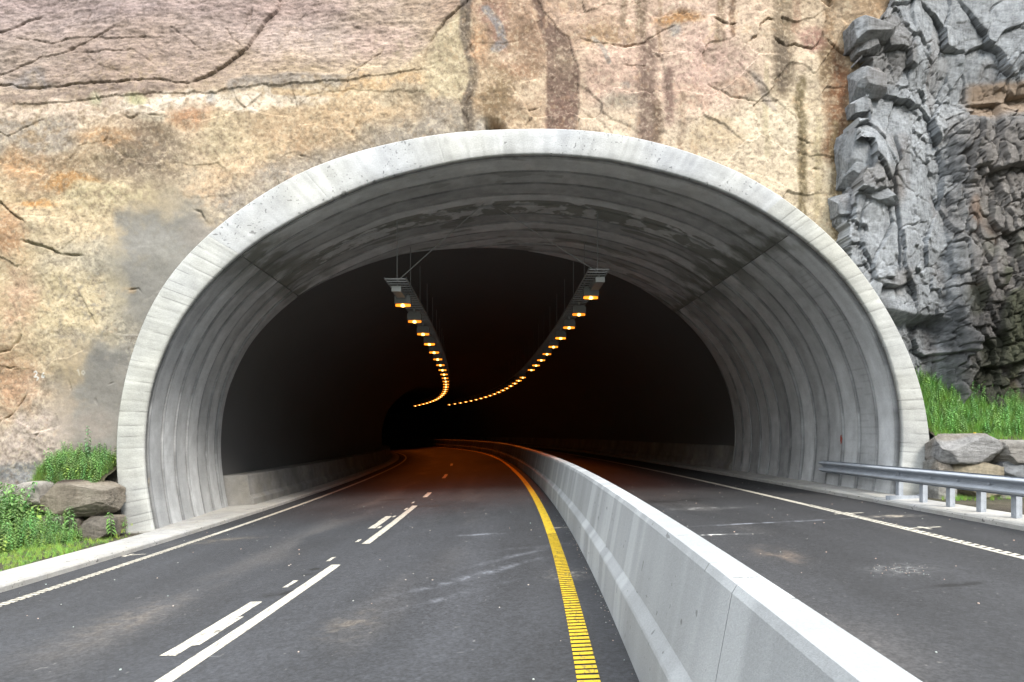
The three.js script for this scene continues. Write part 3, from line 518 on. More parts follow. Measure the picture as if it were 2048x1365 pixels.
  for (const [u, v, a, b, c] of [[300, 480, 60, 26, [164, 162, 156]], [270, 560, 40, 30, [138, 136, 130]], [200, 800, 50, 60, [140, 136, 130]], [330, 520, 40, 40, [160, 158, 150]], [170, 880, 30, 40, [160, 150, 140]], [210, 730, 40, 16, [126, 124, 120]], [250, 650, 24, 50, [158, 152, 138]]]) patch('e', [u, v, a, b], c, .7, .6, 40, 1.2);
  patch('p', [[[400, 455], [470, 402], [600, 335], [720, 292], [820, 268], [930, 252]], 30], [166, 158, 147], .8, .8, 30, .5); patch('e', [420, 430, 30, 20], [196, 176, 142], .7, .5, 24); patch('e', [890, 220, 40, 50], [172, 160, 142], .75, .6, 36);
  patch('p', [[[240, 578], [262, 580]], 6], [176, 150, 112], .8, .5, 6); patch('e', [190, 850, 40, 30], [164, 152, 140], .7, .5, 20); patch('e', [226, 610, 20, 70], [182, 172, 146], .6, .6, 26);
  // yellow wedge and the rusty bay right of the joint
  patch('g', [[930, 0], [872, 48], [850, 100], [842, 140], [850, 180], [932, 200], [944, 120], [928, 50]], [206, 188, 146], .85, .3, 14, .5); patch('p', [[[934, -80], [932, 0], [927, 52], [944, 108], [944, 170], [934, 204], [936, 268]], 11], [112, 98, 82], .9, .35, 7, .7);
  patch('g', [[946, 0], [1010, -20], [1020, 60], [1010, 90], [990, 80], [966, 40]], [162, 122, 98], .8, .3, 14); patch('p', [[[972, 6], [1000, 40], [1008, 70], [990, 84]], 9], [146, 146, 150], .85, .4, 8); patch('e', [956, 80, 18, 36], [214, 166, 116], .85, .4, 12); patch('e', [1020, 110, 40, 26], [222, 192, 160], .8, .4, 30, 1.2); patch('e', [1060, 70, 30, 60], [150, 116, 84], .7, .5, 26); patch('e', [1000, 190, 40, 50], [138, 112, 74], .8, .5, 46, 1.3); patch('e', [1060, 160, 36, 26], [222, 196, 160], .75, .4, 36, 1.3); patch('e', [1010, 126, 60, 16], [152, 112, 74], .75, .5, 30, 1.2); patch('e', [1060, 236, 30, 24], [196, 166, 126], .7, .4, 24); patch('e', [966, 248, 14, 20], [176, 170, 160], .8, .4, 6); patch('e', [960, 160, 14, 40], [206, 178, 138], .6, .5, 16);
  patch('g', [[1046, -60], [1076, 10], [1094, 80], [1096, 280], [1160, 280], [1160, 130], [1142, 64], [1096, 16], [1076, -60]], [122, 95, 78], .88, .12, 8, .4); patch('e', [1128, 110, 26, 30], [166, 142, 112], .6, .5, 18); patch('e', [1126, 220, 28, 40], [138, 104, 84], .6, .5, 18);
  // pale rose-and-cream bay with its brown drip streaks
  patch('e', [1220, 50, 66, 30], [174, 138, 94], .8, .4, 36, 1.2); patch('e', [1360, 22, 50, 14], [182, 128, 66], .85, .5, 20); patch('e', [1250, 150, 70, 60], [220, 182, 156], .7, .5, 50); patch('e', [1420, 120, 70, 60], [228, 188, 168], .7, .5, 60); patch('e', [1230, 240, 60, 40], [224, 200, 168], .8, .5, 40, 1.3); patch('e', [1540, 260, 90, 60], [236, 218, 186], .8, .5, 60, 1.2); patch('e', [1480, 300, 80, 40], [226, 204, 170], .7, .5, 50, 1.2); patch('e', [1380, 190, 50, 40], [212, 172, 142], .7, .5, 40, 1.2); patch('e', [1440, 260, 60, 30], [204, 176, 132], .6, .5, 40, 1.2); patch('e', [1250, 196, 50, 14], [176, 166, 148], .6, .6, 30, 1.4);
  for (const [a, b, x, w, col, op] of [[-80, 50, 1284, 10, [150, 122, 92], .8], [74, 290, 1298, 17, [150, 120, 100], .8], [130, 230, 1340, 9, [156, 122, 104], .8], [200, 300, 1318, 9, [140, 110, 82], .75], [-80, 90, 1322, 4, [188, 150, 110], .6], [-80, 66, 1446, 9, [172, 142, 108], .75], [-80, 60, 1472, 6, [150, 112, 78], .7], [-60, 160, 1578, 20, [158, 134, 100], .8], [70, 150, 1576, 16, [134, 116, 96], .6], [150, 430, 1614, 9, [138, 118, 74], .85], [-60, 100, 1670, 12, [180, 138, 88], .7], [90, 300, 1684, 24, [146, 96, 50], .85], [60, 140, 1664, 14, [140, 112, 70], .8], [240, 470, 1680, 8, [150, 124, 76], .75], [230, 420, 1646, 7, [196, 176, 120], .4], [-40, 40, 1606, 8, [186, 140, 104], .6], [120, 300, 1540, 6, [200, 184, 132], .4], [180, 300, 1366, 7, [188, 156, 120], .5], [-80, 30, 1250, 6, [160, 132, 98], .6]])
    patch('p', [[[x, a], [x + 3, (a + b) / 2], [x + 1, b]], w], col.map(c => c * .86), Math.min(.95, op * 1.1), .6, 12, .7);
  patch('g', [[1506, 128], [1530, 140], [1560, 190], [1566, 210], [1540, 190], [1520, 160]], [176, 162, 148], .85, .12, 5, .3); patch('e', [1356, 46, 12, 14], [166, 162, 160], .8, .4, 8); patch('e', [1482, 165, 40, 20], [196, 160, 128], .75, .4, 22); patch('e', [1640, 60, 30, 24], [160, 112, 92], .75, .5, 20); patch('e', [1700, 150, 24, 40], [138, 84, 40], .7, .5, 20, 1); patch('p', [[[1190, 60], [1212, 90], [1220, 116]], 5], [164, 156, 146], .8, .4, 6); patch('e', [1254, 160, 12, 8], [160, 150, 140], .7, .4, 8);
  // grain: fine mottling, flecks and laminae; chalk figures; to bytes
  const out = new Uint8Array(W * H * 4), bmp = new Uint8Array(W * H * 4), chalk = [
    [[60, 744], [64, 742], [67, 745], [64, 750], [61, 754], [66, 753], [70, 756], [66, 760]], [[82, 746], [78, 750], [77, 754], [81, 755], [83, 752], [79, 751]], [[149, 741], [151, 739], [152, 750]], [[158, 743], [161, 741], [163, 745], [160, 749], [157, 746], [158, 743]]];
  for (let j = 0; j < H; j++) for (let i = 0; i < W; i++) {
    const k = j * W + i, U = UU(i), V = VV(j), A = layered(U, V), S = smoothPatch(U, V);
    const lam = A > .01 ? A * ((fbm(U * .10 + N1[k] * 4, V * .32 + N2[k] * 3, 1150, 3) - .5) * .36) : 0;
    const f = fbm(U * .17, V * .17, 1160, 4) - .5, f2 = noise(U * .5 + V * .3, V * .52 - U * .28, 1170) - .5, f3 = hsh(i, j, 1171) - .5;
    let L = 1 + lam + (1 - .6 * S) * ((A > .5 ? .15 : .24) * f + .11 * f2 + .19 * N3[k]) + .08 * f3;
    const cream = (1 - A) * (1 - S) * sst(.10, .2, f + .3 * N3[k]) * .34, brown = (1 - S) * sst(.12, .24, -f - .3 * N3[k]) * .2;
    let r = d[k * 3] * L, g = d[k * 3 + 1] * L, b = d[k * 3 + 2] * L;
    r = lerp(r, 238, cream); g = lerp(g, 222, cream); b = lerp(b, 186, cream); r = lerp(r, 104, brown); g = lerp(g, 84, brown); b = lerp(b, 64, brown);
    const fl = (1 - A) * (1 - S) * sst(.70, .80, fbm(U * .33 + N2[k] * 6, V * .27, 1180, 2)) * .3, fd = (1 - S) * sst(.70, .80, fbm(U * .3 + 40, V * (.3 + .5 * A), 1184, 2)) * (.26 + .2 * A); r = lerp(r, 246, fl); g = lerp(g, 232, fl); b = lerp(b, 202, fl); r = lerp(r, 92, fd); g = lerp(g, 76, fd); b = lerp(b, 62, fd);
    const or = (1 - A) * (1 - S) * sst(.16, .3, N1[k] * .6 + N3[k] * .8) * .2; r = lerp(r, 200, or); g = lerp(g, 148, or); b = lerp(b, 92, or);
    if (U > 50 && U < 172 && V > 730 && V < 770) for (const s of chalk) { const q = polyDist(s, U, V)[0], w = s[0][0] > 100 ? .45 : .95, m = w * sst(2, .9, q); r = lerp(r, 244, m); g = lerp(g, 244, m); b = lerp(b, 240, m); }
    const gy = .3 * r + .59 * g + .11 * b; const sat = clamp((r - b - 12) / 70); r = lerp(r, gy, .08) * 1.02; g = lerp(g, gy, .08) * 1.02 + 4 * sat; b = lerp(b, gy, .08) * 1.02 + 13 * sat;
    b += 6 * A; g += 1 * A;
    const kk = ((H - 1 - j) * W + i) * 4;
    out[kk] = srgb(lin(clamp(r, 0, 255)) * CLIFF); out[kk + 1] = srgb(lin(clamp(g, 0, 255)) * CLIFF); out[kk + 2] = srgb(lin(clamp(b, 0, 255)) * CLIFF); out[kk + 3] = 255;
    const hb = 128 + 150 * ((1 - .6 * S) * (f * .9 + f2 * .35) + lam * 1.1); bmp[kk] = bmp[kk + 1] = bmp[kk + 2] = clamp(hb, 0, 255); bmp[kk + 3] = 255;
  }
  cliffMap = dataTex(out, W, H, true, THREE.MirroredRepeatWrapping); cliffBump = dataTex(bmp, W, H, false, THREE.MirroredRepeatWrapping);
}
{
  const st = 1.75, nu = Math.round((1800 - CU0) / st), nv = Math.round((CV1 - CV0) / st);
  const g = grid(nu, nv, (i, j) => {
    const U = CU0 + i * st, V = CV1 - j * st, x = (U - 1024) / D, y = EYE + (HORIZON - V) / D;
    return [x, y, cliffZ(y) + cliffHeight(U, V) * .9, (U - CU0) / (CU1 - CU0), 1 - (V - CV0) / (CV1 - CV0)];
  }, (i, j) => { const x = (CU0 + i * st - 1024) / D - CX, y = EYE + (HORIZON - (CV1 - j * st)) / D - CY; let t = Math.atan2(y, x); if (t < -Math.PI / 2) t += 2 * Math.PI; return !inBore(x, y) && x + CX < greyEdge(y + CY) + .35; });
  tag(mesh('rock_face', g, std({ map: cliffMap, bumpMap: cliffBump, bumpScale: .012, roughness: .95 })), 'tall stained ochre and pink cut rock face around the portal', 'rock face', null, 'structure');
  // the hill that stands behind and above both faces
  const hg = grid(30, 16, (i, j) => { const x = -70 + i * 5, z = -16.4 - j * 4; return [x, 16.7 + Math.min(14, j * 1.1) + .8 * (fbm(x * .1, z * .1, 1200, 3) - .5), z, x, z]; });
  tag(mesh('hill', hg, soilMat), 'earth covered hill above the rock faces', 'hill', null, 'structure');
}

// ---------------------------------------------------------------- fractured grey cliff on the right
function greyHeight(x, y) {
  const U = cU(x), V = cV(y);
  const wx = x + .12 * (fbm(x * 1.1, y * 1.1, 1301, 3) - .5) + .03 * (noise(x * 7, y * 7, 1302) - .5) + y * .06, wy = y + .16 * (fbm(x * 1.1 + 9, y * 1.1, 1303, 3) - .5) + .03 * (noise(x * 7, y * 7, 1304) - .5) - x * .2;
  let h = 0, crack = 0;
  const a = cells(wx, wy, .8, 1.15, 1310); h += .2 * (hsh(a[0], a[1], 1311) - .5) + a[2] * .42 * (hsh(a[0], a[1], 1312) - .5) - a[3] * .34 * (hsh(a[0], a[1], 1313) - .3); crack += .07 * sst(.05, 0, a[4]);
  const small = sst(.47, .62, fbm(x * .9, y * .9, 1320, 3));
  const b = cells(wx + 3, wy, .3, .36, 1330); h += (.16 + .6 * small) * (.10 * (hsh(b[0], b[1], 1331) - .5) + b[2] * .62 * (hsh(b[0], b[1], 1332) - .5) - b[3] * .6 * (hsh(b[0], b[1], 1333) - .35)); crack += (.018 + .05 * small) * sst(.08, 0, b[4]);
  const c = cells(wx, wy + 5, .12, .13, 1340); h += (.12 + .6 * small) * (.03 * (hsh(c[0], c[1], 1341) - .5) + c[2] * .55 * (hsh(c[0], c[1], 1342) - .5) - c[3] * .5 * (hsh(c[0], c[1], 1343) - .4)); crack += .02 * small * sst(.12, 0, c[4]);
  const bz = sst(1925, 1975, U + 30 * (fbm(x, y, 1355, 2) - .5)) * sst(170, 250, V);
  if (bz > 0) { const e = cells(wx * 1.0 + .25 * (fbm(x * 2, y * .7, 1356, 3) - .5), wy, .24, .7, 1357); h += bz * (.24 * (hsh(e[0], e[1], 1358) - .5) + e[2] * .6 * (hsh(e[0], e[1], 1359) - .5)); crack += bz * .12 * sst(.1, 0, e[4]); }
  h -= crack; h += .035 * (fbm(x * 8, y * 8, 1350, 3) - .5);
  const j1 = Math.abs(U - 1798 - 5 * (noise(V * .04, 1, 1351) - .5)); h -= .28 * Math.exp(-((j1 / 3.4) ** 2)) * sst(250, 300, V) * sst(560, 520, V);      // the long open joint
  h += .12 * sst(30, -20, U - 1798) * sst(250, 320, V);
  h += .35 * sst(1830, 1900, U) * sst(160, 60, V) + .20 * sst(1880, 1850, U) * sst(150, 60, V);                                                        // big upper block
  h += sst(1935, 1990, U + .05 * (V - 300) + 26 * (fbm(V * .02, U * .01, 1353, 3) - .5)) * sst(150, 230, V) * (.5 + .2 * fbm(x, y, 1354, 2));       // mossy buttress
  h += .22 * sst(1790, 1740, U) * sst(230, 290, V) * sst(470, 400, V);
  h -= .55 * sst(620, 640, V + 20 * (fbm(x * 2, y * 2, 1352, 2) - .5)) * sst(1980, 1900, U) ;                                                        // undercut foot
  return h;
}
const greyMat = std({ vertexColors: true, roughness: .86, bumpMap: bump(1.6), bumpScale: .035 });
function greyColour(x, y, z, out) {
  const U = cU(x), V = cV(y), n = noise3(x * 1.3, y * 1.3, z * 1.3, 1370), f = noise3(x * 9, y * 9, z * 9, 1371), ff = noise3(x * 40, y * 40, z * 40, 1372), L = .56 + .6 * n + .8 * (f - .5) + 1.1 * (ff - .5);
  let r = .47 * L, g = .505 * L, b = .54 * L;
  const but = sst(1930, 2000, U + 40 * (n - .5)) * sst(140, 240, V), brown = Math.max(but * .75, .9 * sst(.62, .72, noise3(x * .9 + 4, y * .9, z, 1373)) * .5);
  r = lerp(r, .25 * L, brown); g = lerp(g, .215 * L, brown); b = lerp(b, .185 * L, brown);
  const rust = sst(.60, .68, noise3(x * 2.1, y * 1.1, z * 2, 1374)) * .6 * (but + .25); r = lerp(r, .30, rust); g = lerp(g, .2, rust); b = lerp(b, .14, rust);
  const moss = sst(1940, 2010, U) * sst(330, 600, V) * sst(.43, .54, noise3(x * 2.4, y * 1.6, z * 2.4, 1375)) * .8; r = lerp(r, .05, moss); g = lerp(g, .062, moss); b = lerp(b, .018, moss);
  const darker = sst(520, 640, V) * sst(.44, .6, noise3(x * 1.7 + 8, y * .8, z, 1377)) * .55; r *= 1 - darker; g *= 1 - darker; b *= 1 - darker;  // patchy darkening towards the foot of the face
  const och = sst(1985, 2020, U) * sst(110, 125, V) * sst(215, 180, V); r = lerp(r, .44, och * .8); g = lerp(g, .31, och * .8); b = lerp(b, .2, och * .8);
  out.push(r, g, b);
}
const greyBase = (x, y) => -15.12 - .25 * sst(7.9, 9.2, x) - 1.05 * sst(9.0, 11.2, x) + .9 * sst(11.8, 16, x) - .03 * (y - 4);
{
  const st = .026, x0 = 7.35, x1 = 17, y0 = 1.2, y1 = 17, nu = Math.round((x1 - x0) / st), nv = Math.round((y1 - y0) / st);
  const g = grid(nu, nv, (i, j) => {
    const x = x0 + i * st, y = y0 + j * st, e = x - greyEdge(y);
    let z = greyBase(x, y) + greyHeight(x, y); { const dx = x - CX, dy = y - CY, t = Math.atan2(dy, dx); if (Math.hypot(dx, dy) < rOut(t) + .25) z = Math.min(z, -15.12); } if (e < 0) z = Math.min(z, -15.95 + Math.max(-.3, e) * 1.2 - .3); return [x, y, z, x, y];
  }, (i, j) => x0 + i * st - greyEdge(y0 + j * st) > -.12 && !inBore(x0 + i * st - CX, y0 + j * st - CY));
  const col = [], a = g.attributes.position; for (let i = 0; i < a.count; i++) greyColour(a.getX(i), a.getY(i), a.getZ(i), col);
  g.setAttribute('color', new THREE.Float32BufferAttribute(col, 3));
  const root = group('fractured_rock_face'); tag(root, 'blocky fractured blue grey rock face beside the ochre rock', 'rock face', null, 'structure');
  mesh('rock', g, greyMat, root);
  // loosened blocks standing out along its broken edge
  for (const [u, v, w, h, d, tilt] of [[1746, 64, 80, 48, .8, .06], [1738, 94, 46, 26, .5, .1], [1714, 304, 62, 84, .8, .12], [1720, 356, 70, 42, .8, -.1], [1744, 393, 100, 40, .95, -.14], [1690, 410, 44, 46, .6, .1], [1688, 442, 30, 22, .4, 0], [1738, 164, 54, 66, .6, .05], [1724, 214, 40, 30, .5, .1]]) {
    const hw = w / D / 2, hh = h / D / 2, hd = d / 2, x = (u - 1024) / D, y = EYE + (HORIZON - v) / D, pl = []; seed = u * 31 + v * 17;
    for (let i = 0; i < 10; i++) pl.push([new THREE.Vector3(rr(-1, 1), rr(-1, 1), rr(-.2, 1)).normalize(), rr(.62, .95)]);
    let q = new THREE.IcosahedronGeometry(1, 18); q.deleteAttribute('normal'); q.deleteAttribute('uv'); q = mergeVertices(q, 1e-4);
    const pa = q.attributes.position, P = new THREE.Vector3(), uv = [], cc = [];
    for (let i = 0; i < pa.count; i++) {
      P.fromBufferAttribute(pa, i); P.multiplyScalar(1 / Math.max(Math.abs(P.x), Math.abs(P.y), Math.abs(P.z)));
      for (const [n, dd] of pl) { const t = P.dot(n) - dd * 1.4; if (t > 0) P.addScaledVector(n, -t * .97); }
      P.multiplyScalar(1 + .05 * (noise3(P.x * 4 + u, P.y * 4, P.z * 4, 1380) - .5) + .05 * (noise3(P.x * 14 + u, P.y * 14, P.z * 14, 1381) - .5)); P.x *= hw; P.y *= hh; P.z *= hd; P.applyAxisAngle(new THREE.Vector3(0, 0, 1), tilt);
      pa.setXYZ(i, P.x + x, P.y + y, P.z - 15.5); uv.push(P.x + P.z, P.y); greyColour(P.x + x + .3, P.y + y, P.z, cc);
    }
    q.setAttribute('uv', new THREE.Float32BufferAttribute(uv, 2)); q.setAttribute('color', new THREE.Float32BufferAttribute(cc, 3)); mesh('rock_block', toCreasedNormals(q, .5), greyMat, root);
  }
}

// ---------------------------------------------------------------- banks of earth beside the portal
const bankL = (x, z) => -.46 + (.35 + .65 * sst(-11.0, -10.6, x)) * (1.35 + .25 * (fbm(x * .8, z * .8, 1400, 3) - .5)) * sst(-14.2, -14.75, z) + .35 * sst(-14.7, -15.6, z) * sst(-11.0, -10.6, x);
const bankR = (x, z) => .44 + 1.24 * sst(-14.55, -14.85, z) + 1.5 * sst(-14.8, -16.9, z) + .12 * (fbm(x * 1.2, z * 1.2, 1401, 3) - .5) * sst(-14.8, -15.3, z) - .04 * (x - 10);
tag(mesh('earth_bank', grid(80, 22, (i, j) => { const x = -20 + i * .1355, z = -14.05 - j * .09; return [x, bankL(x, z) - .03, z, x, z]; }), soilMat), 'earth shelf under the weeds above the brown boulder', 'bank', null, 'structure');
tag(mesh('earth_bank', grid(80, 40, (i, j) => { const x = 9.7 + i * .1, z = -14.4 - j * .09; return [x, bankR(x, z) - .02, z, x, z]; }), soilMat), 'sloping earth bank under the tall grass above the stone wall', 'bank', null, 'structure');

// ---------------------------------------------------------------- boulders of the retaining walls
function boulder(label, u0, u1, v0, v1, z, depth, col, o = {}) {
  const w = (u1 - u0) * z / FOCAL, h = (v1 - v0) * z / FOCAL, x = PX((u0 + u1) / 2, z), yb = PY(v1, z), sd = Math.floor(u0 * 3 + v0);
  let g = new THREE.IcosahedronGeometry(1, 34); g.deleteAttribute('normal'); g.deleteAttribute('uv'); g = mergeVertices(g, 1e-4);
  const a = g.attributes.position, planes = [], V = new THREE.Vector3(), q0 = seed; seed = sd * 7919 + 13;
  for (let i = 0; i < 14; i++) planes.push([new THREE.Vector3(rr(-1, 1), rr(-1, 1), rr(-1, 1)).normalize(), rr(1.0, 1.3)]);
  for (const p of o.planes || []) planes.push([new THREE.Vector3(...p.slice(0, 3)).normalize(), p[3]]);
  seed = q0;
  const col3 = [], uv = [];
  for (let i = 0; i < a.count; i++) {
    V.fromBufferAttribute(a, i); const e = 8, k = Math.pow(Math.abs(V.x) ** e + Math.abs(V.y) ** e + Math.abs(V.z) ** e, -1 / e); V.multiplyScalar(k);
    for (const [n, dd] of planes) { const t = V.dot(n) - dd; if (t > 0) V.addScaledVector(n, -t * .94); }
    const nn = noise3(V.x * 2 + sd, V.y * 2, V.z * 2, 1410) - .5, n2 = noise3(V.x * 7 + sd, V.y * 7, V.z * 7, 1411) - .5, n3 = noise3(V.x * 22, V.y * 22, V.z * 22 + sd, 1412) - .5;
    V.multiplyScalar(1 + .09 * nn + .06 * n2 + .045 * n3);
    const X = V.x * w / 2, Y = (V.y + 1) * h / 2, Z = V.z * depth / 2; a.setXYZ(i, X, Y, Z);
    const c1 = noise3(X * 3 + sd, Y * 3, Z * 3, 1413), c2 = noise3(X * 16, Y * 16, Z * 16 + sd, 1414), c3 = noise3(X * 60, Y * 60, Z * 60 + sd, 1415), L = .8 + .8 * c1 + .8 * (c2 - .5) + .9 * (c3 - .5), tan = sst(.5, .62, noise3(X * 2.2, Y * 2.2, Z * 2.2 + sd, 1416)) * .6;
    const earth = o.earth ? sst(.78, .98, V.y + .25 * nn) : 0;
    for (let m = 0; m < 3; m++) col3.push(lerp(lerp(col[m] * L, (o.tan || [.38, .32, .25])[m] * L, tan), [.085, .06, .04][m], earth));
    uv.push(X + Z, Y);
  }
  g.setAttribute('color', new THREE.Float32BufferAttribute(col3, 3)); g.setAttribute('uv', new THREE.Float32BufferAttribute(uv, 2)); g.computeVertexNormals();
  const m = mesh('boulder', g, std({ vertexColors: true, roughness: .9, bumpMap: bump(3.2), bumpScale: .05 }));
  m.position.set(x, yb, -z); m.rotation.z = o.turn || 0; return tag(m, label, 'boulder', o.group);
}
const GL = 'boulders below the rock face', GR = 'stacked stones behind the guardrail';
boulder('large brown boulder against the portal foot with earth on its top', 104, 232, 960, 1032, 14.45, .9, [.40, .355, .29], { planes: [[.35, 1, .1, .86], [-1, .55, .2, .98]], earth: 1, group: GL });
boulder('pale grey boulder half hidden by nettles next to the large brown boulder', 14, 101, 964, 1022, 14.4, .9, [.5, .47, .43], { planes: [[-.5, 1, .1, .82]], group: GL });
boulder('small dark brown boulder underneath the large brown boulder by the portal foot', 172, 238, 1032, 1080, 14.35, .7, [.30, .27, .23], { group: GL });
boulder('brown boulder in the shade of the nettles below the pale grey boulder', 60, 166, 1030, 1084, 14.35, .8, [.3, .27, .23], { group: GL });
boulder('long grey granite boulder on top of the stone wall touching the portal', 1864, 1986, 868, 928, 14.75, .95, [.46, .46, .46], { planes: [[.8, .75, .1, 1.02]], earth: 0, group: GR });
boulder('grey and tan boulder on top of the stone wall next to the long granite one', 1981, 2092, 881, 931, 14.7, .95, [.45, .43, .40], { group: GR });
boulder('small square grey stone wedged under the long granite boulder at the portal', 1861, 1895, 919, 960, 14.72, .6, [.46, .45, .42], { group: GR });
boulder('wide sandy tan boulder in the lower course behind the guardrail posts', 1891, 1988, 924, 1000, 14.72, .85, [.48, .42, .31], { tan: [.5, .42, .3], group: GR });
boulder('dark blue grey boulder in the lower course beside the sandy tan one', 1986, 2088, 922, 976, 14.66, .85, [.34, .36, .38], { group: GR });
boulder('pale stone at the ground beneath the small square stone', 1856, 1897, 958, 1008, 14.7, .7, [.5, .49, .46], { group: GR });
boulder('low brown grey stone at the ground beneath the dark blue grey boulder', 1984, 2080, 972, 1012, 14.6, .7, [.32, .29, .26], { group: GR });
boulder('grey boulder at the end of the top course away from the portal', 2090, 2230, 878, 936, 14.65, .95, [.44, .44, .42], { group: GR });
boulder('brown boulder at the end of the lower course away from the portal', 2086, 2220, 928, 1014, 14.6, .9, [.4, .36, .3], { group: GR });

// ---------------------------------------------------------------- guardrail
const zincTex = texture(512, 512, (i, j, c) => { const L = 1 + .2 * (fbm(i * .012, j * .03, 1500, 4) - .5) + .12 * (noise(i * .3, j * .3, 1501) - .5); c[0] = 178 * L; c[1] = 185 * L; c[2] = 194 * L; });
const zinc = std({ map: zincTex, metalness: .08, roughness: .75, color: 0xffffff }), zincPost = std({ map: zincTex, metalness: .25, roughness: .6 });
{
  const root = group('guardrail'); tag(root, 'galvanised steel guardrail on short posts running into the tunnel mouth', 'guardrail');
  const path = []; for (let s = 2; s <= 18.4; s += .3) { const k = sst(12, 18.4, s); const p = road(s, lerp(8.08, 8.42, k) - .06); path.push([p[0], p[1] + lerp(.66, .62, k), p[2]]); }
  const prof = [[.0, .165], [.02, .16], [.022, .148], [-.07, .118], [-.088, .098], [-.07, .07], [.02, .034], [.03, 0], [.02, -.034], [-.07, -.07], [-.088, -.098], [-.07, -.118], [.022, -.148], [.02, -.16], [0, -.165]];
  const rail = (d) => grid(prof.length - 1, path.length - 1, (i, j) => { const p = path[j], q = path[Math.min(j + 1, path.length - 1)], r = path[Math.max(0, j - 1)], dx = q[0] - r[0], dz = q[2] - r[2], l = Math.hypot(dx, dz), nx = -dz / l, nz = dx / l; return [p[0] + nx * (prof[i][0] + d), p[1] + prof[i][1], p[2] + nz * (prof[i][0] + d), j * .3, i * .05]; });
  mesh('rail', mergeGeometries([rail(0), rail(.005)]), zinc, root);
  const post = new THREE.ExtrudeGeometry((() => { const s = new THREE.Shape(); [[-.05, -.06], [.05, -.06], [.05, -.048], [-.036, -.048], [-.036, .048], [.05, .048], [.05, .06], [-.05, .06]].forEach(([a, b], i) => i ? s.lineTo(a, b) : s.moveTo(a, b)); s.closePath(); return s; })(), { depth: .74, bevelEnabled: false }); post.rotateX(-Math.PI / 2);
  for (let s = 3.6; s < 14.3; s += .815) { const p = road(s + .15, 8.17, .02), m = mesh('post', post, zincPost, root); m.position.set(...p); m.rotation.y = at(AP, s) * -1; }
  const bolt = new THREE.SphereGeometry(.022, 8, 6);
  for (let s = 3.4; s < 17.8; s += .81) { const k = clamp((s - 2) / .3, 0, path.length - 1), p = path[Math.floor(k)], m = mesh('bolt', bolt, zincPost, root); m.position.set(p[0] - .012, p[1], p[2] - (k % 1) * .3); m.scale.set(.5, 1, 1); }
  // end slots of the rail by the lining
  const off = group('steel_post', PX(1808, 14.35), PY(1003, 14.35) + .01, -14.35); tag(off, 'spare steel post lying on the kerb by the portal foot', 'steel post');
  const lie = post.clone(); lie.rotateZ(Math.PI / 2); lie.translate(.36, .06, 0); mesh('channel', lie, zincPost, off); mesh('end_plate', box(.02, .13, .14, .36, .066, 0), zincPost, off); mesh('bracket', box(.26, .02, .1, .46, .012, .03), zincPost, off); off.rotation.y = .08;
}

// ---------------------------------------------------------------- lamps, cable ladders and hangers in the tunnel
const galv = std({ color: rgb(.42, .43, .44), metalness: .4, roughness: .55 }), lampGrey = std({ color: rgb(.24, .25, .25), roughness: .6 });
const glowLens = std({ color: rgb(.6, .3, .1), emissive: rgb(1, .25, .012), emissiveIntensity: .7, roughness: .4 }), glowBulb = std({ color: rgb(.8, .6, .4), emissive: rgb(1, .6, .16), emissiveIntensity: 1.6, roughness: .4 });
const rows = [{ o: -3.57, H: 5.64, s: 19.19, n: 26, skip: -1, start: 17.7, word: 'lane dash', side: 'row over the dashed line' }, { o: 2.06, H: 6.02, s: 19.81, n: 27, skip: 9, start: 18.1, word: 'far', side: 'row beyond the median barrier' }];
const SP = 2.8;
function rowPoint(r, s, dy = 0, dо = 0) { const p = road(s, r.o + dо); return [p[0], r.H + SLOPE * s + dy, p[2]]; }
const housing = mergeGeometries([box(.46, .22, .28, 0, .15, 0), box(.4, .05, .23, 0, .28, 0)]), lensG = (() => { const g = new THREE.CylinderGeometry(.5, .5, 1, 24); g.scale(.44, .06, .16); g.translate(0, .005, 0); return g; })(), bulbG = (() => { const g = new THREE.SphereGeometry(1, 14, 8); g.scale(.08, .05, .07); g.translate(0, -.004, .035); return g; })(), bracketG = box(.06, .1, .2, 0, .38, 0);
const ONES = ['', 'first', 'second', 'third', 'fourth', 'fifth', 'sixth', 'seventh', 'eighth', 'ninth', 'tenth', 'eleventh', 'twelfth', 'thirteenth', 'fourteenth', 'fifteenth', 'sixteenth', 'seventeenth', 'eighteenth', 'nineteenth', 'twentieth'];
const ordinal = n => n <= 20 ? ONES[n] : n === 30 ? 'thirtieth' : 'twenty-' + ONES[n - 20];
const lensTones = [1, .72, .86, 1.2].map(k => { const m = glowLens.clone(); m.emissiveIntensity *= k; return m; });
let proto;
for (const r of rows) for (let i = 0; i < r.n; i++) {
  if (i === r.skip) continue;
  const s = r.s + SP * i, p = rowPoint(r, s); let t;
  if (!proto) {
    t = proto = group('tunnel_lamp');
    mesh('housing', housing, lampGrey, t); const l = mesh('lens', lensG, glowLens, t); mesh('bulb', bulbG, glowBulb, l); mesh('bracket', bracketG, galv, t);
  } else { t = proto.clone(); t.name = numbered('tunnel_lamp'); scene.add(t); }
  t.userData = {}; { const l = t.children.find(c => c.name === 'lens'), v = i % 4; l.material = lensTones[v]; }
  tag(t, `lit orange tunnel lamp, ${ordinal(i + (r.skip >= 0 && i > r.skip ? 0 : 1))} from the daylight end of the ${r.side}`, 'lamp', r.side);
  t.position.set(...p); t.rotation.y = -at(AP, s);
  const lamp = new THREE.SpotLight(rgb(1, .17, .01), 10, 0, .72, .6, 2); lamp.position.set(p[0], p[1] - .075, p[2]); lamp.target.position.set(p[0], p[1] - 5, p[2]); lamp.castShadow = true; lamp.shadow.radius = 6; scene.add(lamp, lamp.target);
}
const cableMat = std({ color: rgb(.02, .02, .02), roughness: .7 });
